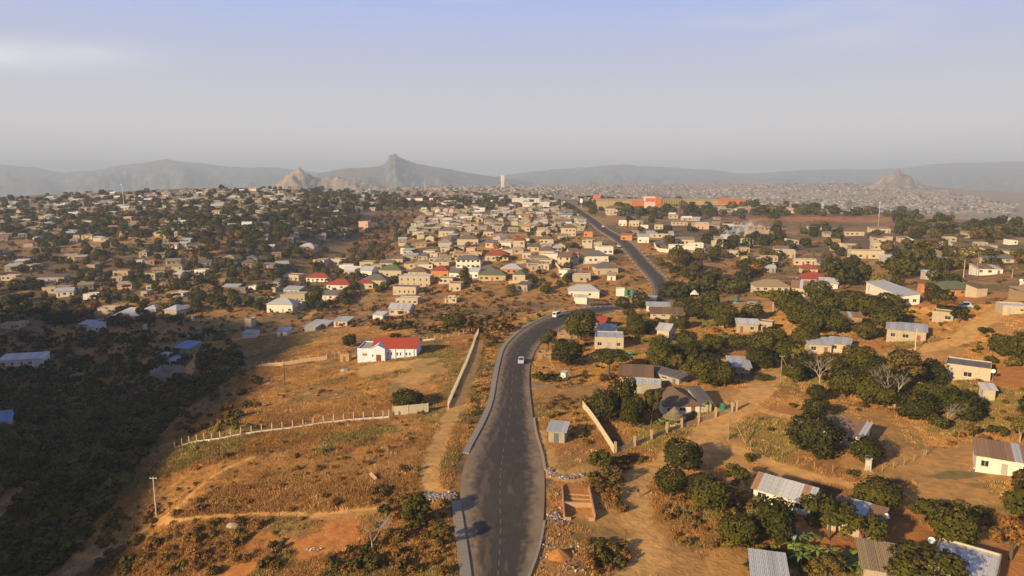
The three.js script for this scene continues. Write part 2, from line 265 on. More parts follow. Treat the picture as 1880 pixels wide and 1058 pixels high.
{
  const parts = [];
  LEVELS.forEach((L, li) => {
    const inner = LEVELS[li - 1], pos = [], uv = [], idx = [], n1 = L.nx + 1;
    const deep = inner ? (x, d) => x > inner.x0 + L.s && x < inner.x0 + inner.w - L.s && d > inner.d0 + L.s && d < inner.d0 + inner.h - L.s : () => false;
    for (let j = 0; j <= L.nd; j++) for (let i = 0; i <= L.nx; i++) {
      const x = L.x0 + i * L.s, d = L.d0 + j * L.s, cover = inner && x > inner.x0 && x < inner.x0 + inner.w && d > inner.d0 && d < inner.d0 + inner.h;
      pos.push(x, L.g[j * n1 + i] - (deep(x, d) ? 8 : cover ? L.s * .12 : 0), -d); uv.push(i / L.nx, j / L.nd);
    }
    for (let j = 0; j < L.nd; j++) for (let i = 0; i < L.nx; i++) {
      const x = L.x0 + i * L.s, d = L.d0 + j * L.s;
      if (inner && deep(x, d) && deep(x + L.s, d + L.s)) continue;
      const a = j * n1 + i; idx.push(a, a + 1, a + n1, a + 1, a + n1 + 1, a + n1);
    }
    const g = new THREE.BufferGeometry();
    g.setAttribute('position', new THREE.Float32BufferAttribute(pos, 3)); g.setAttribute('uv', new THREE.Float32BufferAttribute(uv, 2)); g.setIndex(idx); g.computeVertexNormals();
    parts.push(g);
  });
  const g = mergeGeometries(parts, true);
  const mats = groundTex.map((t, i) => { const b = soilBump.clone(); b.repeat.setScalar([31, 90, 200][i]); b.needsUpdate = true; return new THREE.MeshStandardMaterial({ map: t, roughness: 1, bumpMap: b, bumpScale: [.10, .4, 2][i] }); });
  const m = new THREE.Mesh(g, mats); m.name = 'ground'; m.userData.kind = 'structure'; m.receiveShadow = true; m.castShadow = true; scene.add(m);
}

// ---------------------------------------------------------------- things, parts and labels
const taken = {};
function numbered(n) { const k = taken[n] = (taken[n] ?? -1) + 1; return k ? n + '_' + String(k).padStart(3, '0') : n; }
function mesh(name, geo, mat, parent) { const m = new THREE.Mesh(geo, mat); m.name = parent && parent !== scene ? name : numbered(name); m.castShadow = m.receiveShadow = true; (parent ?? scene).add(m); return m; }
function tag(o, label, category, group, kind) { o.userData = { label, category }; if (group) o.userData.group = group; if (kind) o.userData.kind = kind; return o; }
function thing(name, label, category, x, y, d, turn = 0, group) { const o = new THREE.Group(); o.name = numbered(name); o.position.set(x, y, -d); o.rotation.y = turn; tag(o, label, category, group); scene.add(o); return o; }
function structure(name, geo, mat) { const m = mesh(name, geo, mat); m.userData.kind = 'structure'; return m; }
// a strip of ground laid between two lines of plan points, lifted above the ground
function strip(a, b, lift, uvw, across = 1, ya, yb) {
  const pos = [], uv = [], idx = []; let len = 0; const n1 = across + 1;
  for (let i = 0; i < a.length; i++) {
    if (i) len += Math.hypot((a[i][0] + b[i][0] - a[i - 1][0] - b[i - 1][0]) / 2, (a[i][1] + b[i][1] - a[i - 1][1] - b[i - 1][1]) / 2);
    for (let k = 0; k <= across; k++) {
      const t = k / across, x = lerp(a[i][0], b[i][0], t), d = lerp(a[i][1], b[i][1], t);
      pos.push(x, (ya ? lerp(ya[i], yb[i], t) : ground(x, d)) + lift, -d); uv.push(t * Math.hypot(b[i][0] - a[i][0], b[i][1] - a[i][1]) / uvw, len / uvw);
      if (i && k) { const o = i * n1 + k; idx.push(o - n1 - 1, o - n1, o, o - n1 - 1, o, o - 1); }
    }
  }
  const g = new THREE.BufferGeometry(); g.setAttribute('position', new THREE.Float32BufferAttribute(pos, 3)); g.setAttribute('uv', new THREE.Float32BufferAttribute(uv, 2)); g.setIndex(idx); g.computeVertexNormals(); return g;
}
// road surface with a slight camber, painted lines, kerbs
const tarTex = texture(512, 1024, (i, j) => {
  const u = i / 512, n = fbm(i * .06, j * .012, 4), f = vn(i * 1.1, j * 1.1);
  let v = .05 * (.72 + .5 * n + .28 * f); const dust = sstep(.24, .47, Math.abs(u - .5) + (fbm(i * .03, j * .02 + 9, 4) - .5) * .2) * .8 + sstep(.5, .78, fbm(i * .02 + 50, j * .006, 4)) * .22;
  return mixc([v * 1.12, v * .98, v * .88], [.27, .20, .135], clamp(dust));
});
tarTex.wrapS = THREE.ClampToEdgeWrapping;
{
  const g = strip(RL, RR, .0, 1, 6, RE, RE), p = g.attributes.position, u = g.attributes.uv;
  for (let i = 0; i < p.count; i++) { const t = (i % 7) / 6; p.setY(i, p.getY(i) + .12 * (1 - (2 * t - 1) ** 2)); u.setX(i, t); u.setY(i, u.getY(i) / 22); }
  g.computeVertexNormals();
  structure('tarred_road', g, new THREE.MeshPhysicalMaterial({ map: tarTex, roughness: .92, specularIntensity: .3 }));
  const lineAt = (i, t) => [lerp(RL[i][0], RR[i][0], t), lerp(RL[i][1], RR[i][1], t)];
  const paint = new THREE.MeshStandardMaterial({ color: col(.17, .13, .08), roughness: .9 }), yellow = new THREE.MeshStandardMaterial({ color: col(.42, .30, .12), roughness: .9 });
  const seg = (t0, wid, i0, i1, y) => { const a = [], b = [], ya = []; for (let i = i0; i <= i1; i++) { const w = wid / (2 * RC[i][2]); a.push(lineAt(i, t0 - w / 2)); b.push(lineAt(i, t0 + w / 2)); ya.push(RE[i] + .12 * (1 - (2 * t0 - 1) ** 2)); } return strip(a, b, .008, 1, 1, ya, ya); };
  const marks = [];
  for (let i = 12; i < 150; i += 4) marks.push(seg(.47, .13, i, i + 2));
  for (const t of [.06, .94]) marks.push(seg(t, .14, 160, NR));
  structure('road_marking', mergeGeometries(marks), paint);
}
// ---------------------------------------------------------------- shared surfaces
const grimeTex = texture(512, 512, (i, j) => { const v = .74 + .26 * fbm(i / 60, j / 60, 5) - .22 * sstep(.58, .8, fbm(i / 26 + 40, j / 80 + 9, 4)) + .08 * (vn(i * .9, j * .9) - .5); return [v, v * .985, v * .96]; });
const blockTex = texture(512, 512, (i, j) => {   // grain and rain stains of cement render and sand blocks
  const v = .80 + .2 * fbm(i / 40, j / 40, 4) - .25 * sstep(.6, .8, fbm(i / 20 + 40, j / 110 + 9, 4)) + .12 * (vn(i * .8, j * .8) - .5); return [v, v * .97, v * .93]; });
const tinTex = texture(512, 512, (i, j) => {   // weathered zinc: dull patches and rust blooms
  const z = .82 + .2 * (fbm(i / 50, j / 50, 4) - .5), rust = sstep(.60, .74, fbm(i / 34 + 12, j / 120 + 31, 5));
  return mixc([z, z, z], [.42, .24, .15], rust * .8); });
const ribBump = texture(64, 8, (i) => { const v = .5 + .5 * Math.sin(i / 64 * Math.PI * 2 * 4); return [v, v, v]; }, false);
const tileBump = texture(64, 64, (i, j) => { const v = (.5 + .5 * Math.cos(i / 64 * Math.PI * 4)) * .6 + .4 * (1 - (j % 32) / 32); return [v, v, v]; }, false);
const mats = {};
function wallMat(r, g, b) { const k = 'w' + [r, g, b]; return mats[k] ??= new THREE.MeshStandardMaterial({ color: col(r, g, b), map: blockTex, bumpMap: blockTex, bumpScale: .012, roughness: .95 }); }
function plainMat(r, g, b, rough = .85, metal = 0) { const k = 'p' + [r, g, b, rough, metal]; return mats[k] ??= new THREE.MeshStandardMaterial({ color: col(r, g, b), roughness: rough, metalness: metal }); }
function grimeMat(r, g, b) { const k = 'g' + [r, g, b]; return mats[k] ??= new THREE.MeshStandardMaterial({ color: col(r, g, b), map: grimeTex, roughness: .92 }); }
function tinMat(r, g, b) { const k = 't' + [r, g, b]; return mats[k] ??= new THREE.MeshStandardMaterial({ color: col(r, g, b), map: tinTex, bumpMap: ribBump, bumpScale: .03, roughness: .8, metalness: 0 }); }
function tileMat(r, g, b) { const k = 'tl' + [r, g, b]; return mats[k] ??= new THREE.MeshStandardMaterial({ color: col(r, g, b), map: grimeTex, bumpMap: tileBump, bumpScale: .05, roughness: .85 }); }

// ---------------------------------------------------------------- hills on the skyline
const hillTex = texture(1024, 512, (i, j) => { const n = fbm(i / 30, j / 24, 6), s = sstep(.55, .72, fbm(i / 46 + 30, j / 50 + 3, 5)); return mixc([.07 + .07 * n, .075 + .06 * n, .055 + .04 * n], [.26, .22, .18], s * .6); });
const rockTex = texture(512, 512, (i, j) => { const n = fbm(i / 30, j / 60, 6), s = sstep(.5, .66, fbm(i / 40 + 30, j / 44 + 3, 5)); return mixc([.34 * (.6 + .6 * n), .245 * (.6 + .6 * n), .17 * (.6 + .6 * n)], [.14, .11, .06], s * .75); });
function range(name, D, front, back, line, rough, tex, up, crag = 0) {
  const px = line.map((p) => p[0]), cols = Math.max(60, Math.round((px[px.length - 1] - px[0]) / 2.5)), rows = 34, pos = [], uv = [], idx = [];
  for (let i = 0; i <= cols; i++) {
    const p = lerp(px[0], px[px.length - 1], i / cols); let k = 0; while (k < line.length - 2 && p > px[k + 1]) k++;
    const t = clamp((p - px[k]) / (px[k + 1] - px[k])), y = lerp(line[k][1], line[k + 1][1], t), th = Math.atan((p - 940) / FOCAL);
    const top = EYE + (330.5 - y) / FOCAL * D;
    for (let j = 0; j <= rows; j++) {
      const f = j / rows, r = D - front + f * (front + back), q = r < D ? (r - D + front) / front : 1 - (r - D) / back;
      const wave = (fbm(i * .055 + D, j * .16, 5) - .5), e = Math.pow(clamp(q), up);
      const h = lerp(-90, top, e) + wave * rough * (1 - e * .9) * (top + 60) * sstep(0, .2, q) + (fbm(i * .3 + 3, j * .5 + D, 3) - .5) * (top + 60) * .04 * rough + crag * e * (Math.abs(fbm(i * .16 + 7, j * .35 + D, 4) - .5) * -2 + .12 + .35 * (fbm(i * .5, j * .7, 2) - .5)) * (top + 60);
      const R2 = (r / Math.cos(th)) * Math.cos(th);
      pos.push(Math.tan(th) * R2, h, -R2); uv.push(i / 120, j / rows * 3);
      if (i && j) { const o = i * (rows + 1) + j; idx.push(o - rows - 2, o, o - rows - 1, o - rows - 2, o - 1, o); }
    }
  }
  const g = new THREE.BufferGeometry(); g.setAttribute('position', new THREE.Float32BufferAttribute(pos, 3)); g.setAttribute('uv', new THREE.Float32BufferAttribute(uv, 2)); g.setIndex(idx); g.computeVertexNormals();
  return structure(name, g, new THREE.MeshStandardMaterial({ map: tex, roughness: 1 }));
}
range('hills', 9000, 3400, 2500, [[-700, 312], [-420, 300], [-200, 306], [-60, 296], [0, 298], [40, 303], [90, 310], [130, 316], [180, 313], [230, 304], [270, 300], [290, 296], [315, 292], [345, 295], [400, 303], [460, 308], [520, 308], [560, 312], [620, 322], [700, 332], [800, 345]], 1.0, hillTex, .8);
range('hills', 6200, 2000, 1500, [[500, 340], [560, 326], [590, 317], [620, 312], [645, 309], [680, 307], [700, 304.5], [711, 300], [716, 293], [718.5, 285], [721, 283.5], [724, 285.5], [727, 281.5], [731, 282.5], [734, 287.5], [744, 292], [757, 297], [772, 302], [800, 306], [825, 309], [860, 317], [900, 323], [980, 335]], .8, hillTex, .85);
range('hills', 9600, 3600, 2500, [[840, 340], [900, 325], [960, 318], [1010, 312], [1060, 308], [1110, 305], [1140, 302], [1180, 306], [1240, 309], [1300, 312], [1340, 318], [1370, 319], [1430, 315], [1500, 312], [1560, 311], [1600, 312], [1640, 309], [1700, 302], [1760, 300], [1820, 298], [1900, 297], [2100, 300], [2300, 306], [2600, 312]], 1.0, hillTex, .8);
range('rocky_hill', 3400, 520, 500, [[490, 352], [515, 334], [528, 322], [538, 314], [548, 309], [556, 308], [564, 312], [578, 320], [590, 325], [605, 323], [625, 322], [645, 325], [670, 330], [720, 346]], .9, rockTex, 1.1, .22);
range('rocky_hill', 3500, 300, 300, [[1560, 345], [1592, 337], [1606, 329], [1614, 321], [1624, 317.5], [1640, 316], [1652, 317.5], [1662, 321], [1670, 330], [1690, 339], [1720, 350]], .8, rockTex, .9, .3);

// ---------------------------------------------------------------- pavement slabs and kerbs of the near road
function boxGeo(w, h, d, x = 0, y = 0, z = 0) { const g = new THREE.BoxGeometry(w, h, d), p = g.attributes.position, n = g.attributes.normal, u = g.attributes.uv; g.translate(x, y, z); for (let i = 0; i < p.count; i++) { const ax = Math.abs(n.getX(i)), ay = Math.abs(n.getY(i)); u.setXY(i, (ax > .5 ? p.getZ(i) : p.getX(i)) / 3, (ay > .5 ? p.getZ(i) : p.getY(i)) / 3); } return g; }
function slabRow(name, side, i0, i1, off, wid, high, mat) {
  const root = new THREE.Group(); root.name = numbered(name); root.userData.kind = 'structure'; scene.add(root);
  const E = side < 0 ? RL : RR, O = side < 0 ? RR : RL, pts = []; let prev = null;
  for (let i = i0; i <= i1; i++) { const dx = E[i][0] - O[i][0], dd = E[i][1] - O[i][1], l = Math.hypot(dx, dd); pts.push([E[i][0] + dx / l * (off + wid / 2), E[i][1] + dd / l * (off + wid / 2), RE[i]]); }
  for (let k = 0, n = 1; k + 1 < pts.length; k = n) {
    n = k + 1; while (n + 1 < pts.length && Math.hypot(pts[n][0] - pts[k][0], pts[n][1] - pts[k][1]) < (k > 0 && i1 < 215 ? 2.6 : 5)) n++;
    const a = pts[k], b = pts[n], len = Math.hypot(b[0] - a[0], b[1] - a[1]); if (len < .3) continue;
    const m = mesh('slab', boxGeo(wid, .5, len + .04), mat, root); m.position.set((a[0] + b[0]) / 2, (a[2] + b[2]) / 2 + high - .25 + (k % 2) * .006, -(a[1] + b[1]) / 2); m.rotation.y = Math.atan2(b[0] - a[0], -(b[1] - a[1])); 
  }
  return root;
}
const idxAt = (E, d) => { let b = 0; E.forEach((p, i) => { if (Math.abs(p[1] - d) < Math.abs(E[b][1] - d) && i < 210) b = i; }); return b; };
const dAt = (py) => planAt(900, py, 0)[1];
slabRow('pavement', -1, idxAt(RL, 60), idxAt(RL, dAt(918)), .02, 1.5, .2, grimeMat(.30, .265, .225));
slabRow('pavement', -1, idxAt(RL, dAt(838)), idxAt(RL, 318), .02, 1.25, .2, grimeMat(.31, .275, .235));
slabRow('kerb', 1, idxAt(RR, 70), idxAt(RR, dAt(955)), .02, .35, .16, grimeMat(.34, .30, .25));
slabRow('kerb', 1, idxAt(RR, dAt(868)), idxAt(RR, dAt(765)), .02, .4, .18, grimeMat(.40, .33, .25));
slabRow('kerb', 1, 215, NR - 12, .02, .5, .14, grimeMat(.34, .30, .25));
slabRow('kerb', -1, 215, NR - 12, .02, .5, .14, grimeMat(.34, .30, .25));

// ---------------------------------------------------------------- trees and shrubs
const barkMat = (r, g, b) => plainMat(r, g, b, .95);
function limb(a, b, r0, r1, sides = 6) {
  const va = new THREE.Vector3(...a), vb = new THREE.Vector3(...b), dir = vb.clone().sub(va), g = new THREE.CylinderGeometry(r1, r0, dir.length(), sides, 1, true);
  g.applyQuaternion(new THREE.Quaternion().setFromUnitVectors(new THREE.Vector3(0, 1, 0), dir.clone().normalize())); const m = va.add(vb).multiplyScalar(.5); g.translate(m.x, m.y, m.z); return g;
}
// leaf sprays spread through a set of lobes; every spray is a small folded blade of two or four faces
function leaves(q, lobes, n, size, tones, shell = .62, droop = 0) {
  const pos = [], nor = [], colr = [], wt = lobes.map((l) => (l[3] * l[4] + l[4] * l[5] + l[3] * l[5])), tot = wt.reduce((a, b) => a + b, 0);
  const v = new THREE.Vector3(), nrm = new THREE.Vector3(), t1 = new THREE.Vector3(), t2 = new THREE.Vector3(), out = new THREE.Vector3();
  for (let k = 0; k < n; k++) {
    let w = q() * tot, li = 0; while (w > wt[li] && li < lobes.length - 1) w -= wt[li++];
    const L = lobes[li], cz = 2 * q() - 1, ph = q() * 6.2832, sr = Math.sqrt(1 - cz * cz);
    out.set(sr * Math.cos(ph), cz, sr * Math.sin(ph));
    const bump = 1 + .22 * (vn(out.x * 3 + li * 7 + 20, out.z * 3 + out.y * 2.7 + 20) - .5) * 2, rad = (shell + (1 - shell) * Math.sqrt(q())) * bump;
    v.set(L[0] + out.x * L[3] * rad, L[1] + out.y * L[4] * rad, L[2] + out.z * L[5] * rad);
    let inside = false; for (let m = 0; m < lobes.length && !inside; m++) if (m !== li) { const M = lobes[m]; if (((v.x - M[0]) / M[3]) ** 2 + ((v.y - M[1]) / M[4]) ** 2 + ((v.z - M[2]) / M[5]) ** 2 < .45) inside = true; }
    if (inside) continue;
    nrm.set(out.x + (q() - .5) * 1.5, out.y * .8 + .35 + (q() - .5) * 1.5, out.z + (q() - .5) * 1.5).normalize();
    t1.set(q() - .5, q() - .5 - droop, q() - .5).cross(nrm).normalize(); t2.crossVectors(nrm, t1);
    const s = size * (.6 + .8 * q()), l = s * (.8 + .6 * q()), tone = tones[Math.floor(q() * tones.length)], b = .8 + .4 * q(), bend = s * .25;
    const P = (a, c, e) => { pos.push(v.x + t1.x * a + t2.x * c + nrm.x * e, v.y + t1.y * a + t2.y * c + nrm.y * e, v.z + t1.z * a + t2.z * c + nrm.z * e); nor.push(nrm.x * .55 + out.x * .45, nrm.y * .55 + out.y * .45, nrm.z * .55 + out.z * .45); colr.push(tone[0] * b, tone[1] * b, tone[2] * b); };
    P(-s / 2, 0, -bend); P(0, -l / 2, 0); P(0, l / 2, 0); P(s / 2, 0, -bend); P(0, l / 2, 0); P(0, -l / 2, 0);
  }
  const g = new THREE.BufferGeometry(); g.setAttribute('position', new THREE.Float32BufferAttribute(pos, 3)); g.setAttribute('normal', new THREE.Float32BufferAttribute(nor, 3)); g.setAttribute('color', new THREE.Float32BufferAttribute(colr, 3)); return g;
}
const leafMat = new THREE.MeshPhysicalMaterial({ vertexColors: true, roughness: .9, specularIntensity: .25, side: THREE.DoubleSide });
const TONE = {
  mango: [[.034, .036, .006], [.044, .046, .008], [.058, .054, .009], [.026, .028, .006]], leafy: [[.058, .058, .008], [.078, .074, .011], [.048, .046, .008], [.095, .08, .014]], light: [[.13, .115, .014], [.17, .14, .02], [.10, .09, .014], [.19, .13, .025]],
  olive: [[.10, .074, .018], [.13, .088, .022], [.072, .056, .016], [.16, .095, .028]], dry: [[.24, .11, .028], [.18, .085, .024], [.12, .07, .02], [.30, .135, .034]], red: [[.20, .05, .02], [.15, .05, .02], [.11, .06, .02]], yellow: [[.20, .17, .02], [.16, .14, .02], [.24, .17, .03]],
};
// prototypes are built a metre or so to the unit: width 1 across the crown, height 1
function crownLobes(q, kind) {
  const L = [];
  if (kind === 'round') { L.push([0, .55, 0, .40, .40, .40]); for (let i = 0; i < 9; i++) { const a = i * .7 + q(), h = .34 + .42 * q(), o = .24 * Math.sqrt(Math.max(.1, 1 - ((h - .5) / .5) ** 2)); L.push([Math.cos(a) * o, h, Math.sin(a) * o, .16 + .1 * q(), .15 + .08 * q(), .16 + .1 * q()]); } }
  else if (kind === 'skirt') { L.push([0, .46, 0, .44, .46, .44]); for (let i = 0; i < 10; i++) { const a = i * .63 + q(), h = .22 + .5 * q(), o = .30 * Math.sqrt(Math.max(.15, 1 - ((h - .3) / .7) ** 2)); L.push([Math.cos(a) * o, h, Math.sin(a) * o, .15 + .08 * q(), .16 + .08 * q(), .15 + .08 * q()]); } }
  else if (kind === 'open') for (let i = 0; i < 11; i++) { const a = q() * 6.28, o = .34 * Math.sqrt(q()); L.push([Math.cos(a) * o, .45 + .42 * q(), Math.sin(a) * o, .11 + .09 * q(), .09 + .08 * q(), .11 + .09 * q()]); }
  else if (kind === 'umbrella') for (let i = 0; i < 12; i++) { const a = q() * 6.28, o = .38 * Math.sqrt(q()); L.push([Math.cos(a) * o, .78 + .12 * q() - o * .3, Math.sin(a) * o, .13 + .09 * q(), .07 + .05 * q(), .13 + .09 * q()]); }
  else if (kind === 'bush') for (let i = 0; i < 8; i++) { const a = q() * 6.28, o = .3 * Math.sqrt(q()); L.push([Math.cos(a) * o, .3 + .4 * q() * (1 - o), Math.sin(a) * o, .15 + .1 * q(), .2 + .1 * q(), .15 + .1 * q()]); }
  return L;
}
function trunkGeo(q, kind, slim = 1) {
  const g = [], base = kind === 'umbrella' ? .45 : kind === 'open' ? .35 : .2, n = kind === 'umbrella' ? 7 : 5;
  g.push(limb([0, -.08, 0], [.01, base, .01], .045 * slim, .032 * slim, 7));
  for (let i = 0; i < n; i++) { const a = i / n * 6.28 + q() * .6, o = kind === 'umbrella' ? .30 : .2, m = [Math.cos(a) * o * .5, base + .16, Math.sin(a) * o * .5]; g.push(limb([.01, base - .02, .01], m, .024 * slim, .016 * slim, 5), limb(m, [Math.cos(a + .2) * o, base + .16 + .22 + .1 * q(), Math.sin(a + .2) * o], .015 * slim, .006 * slim, 4)); }
  return mergeGeometries(g);
}
function bareGeo(q) {   // a leafless crown: limbs that fork four times
  const g = [];
  const fork = (p, dir, len, r, k) => { const e = [p[0] + dir.x * len, p[1] + dir.y * len, p[2] + dir.z * len]; g.push(limb(p, e, r, r * .68, k > 2 ? 6 : 3)); if (!k) return; const n = k > 2 ? 3 : 3; for (let i = 0; i < n; i++) fork(e, dir.clone().add(new THREE.Vector3((q() - .5) * 1.7, (q() - .28) * .8, (q() - .5) * 1.7)).normalize(), len * (.62 + .25 * q()), r * .6, k - 1); };
  fork([0, -.08, 0], new THREE.Vector3(.03, 1, .02).normalize(), .34, .03, 5); return mergeGeometries(g);
}
const LOD = { near: { round: [3400, .052], skirt: [3600, .05], open: [2200, .052], umbrella: [2400, .05], bush: [900, .08] }, mid: { round: [700, .105], skirt: [700, .1], open: [480, .1], umbrella: [480, .1], bush: [220, .15] }, far: { round: [130, .24], skirt: [130, .24], open: [90, .2], umbrella: [90, .2], bush: [60, .26] } };
const protoCache = {};
function treeProto(kind, tone, lod, v) {
  const key = [kind, tone, lod, v].join(); if (protoCache[key]) return protoCache[key];
  const q = rng(1000 + v * 77 + kind.length * 13 + tone.length * 5), lobes = crownLobes(q, kind), [n, s] = LOD[lod][kind];
  return protoCache[key] = { crown: leaves(q, lobes, n, s, TONE[tone], kind === 'bush' ? .3 : .6), trunk: kind === 'bush' ? null : trunkGeo(q, kind, kind === 'umbrella' ? .7 : 1) };
}
const darkBark = barkMat(.10, .075, .05), greyBark = barkMat(.34, .29, .22);
const bareCache = {};
function addTree(x, d, w, h, kind, tone, lod, label, group, name) {
  const y = ground(x, d), t = thing(name ?? (kind === 'bush' ? 'shrub' : kind === 'bare' ? 'bare_tree' : kind === 'umbrella' ? 'flat_topped_tree' : 'leafy_tree'), label, kind === 'bush' ? 'shrub' : 'tree', x, y - .05, d, R() * 6.28, group);
  t.scale.set(w, h, w);
  if (kind === 'bare') { const v = Math.floor(R() * 3); mesh('branches', bareCache[v] ??= bareGeo(rng(50 + v)), greyBark, t); return t; }
  const p = treeProto(kind, tone, lod, Math.floor(R() * 3));
  if (p.trunk) mesh('trunk', p.trunk, tone === 'light' ? greyBark : darkBark, t);
  mesh('crown', p.crown, leafMat, t); return t;
}
const TREES = [];   // plan circles of the trees, for keeping other things clear
function treeAt(px, py, wpx, hpx, kind, tone, label, group) {
  const [x, d, y] = spot(px, py), s = ppm(d, y), w = wpx / s; TREES.push([x, d, w / 2]);
  return addTree(x, d, w * 1.17, hpx / s * 1.1, kind, tone, s > 4.6 ? 'near' : s > 2 ? 'mid' : 'far', label, group);
}
const K = { m: 'round', s: 'skirt', o: 'open', u: 'umbrella', b: 'bush', x: 'bare' }, T = { m: 'mango', l: 'leafy', g: 'light', o: 'olive', d: 'dry', r: 'red', y: 'yellow' };
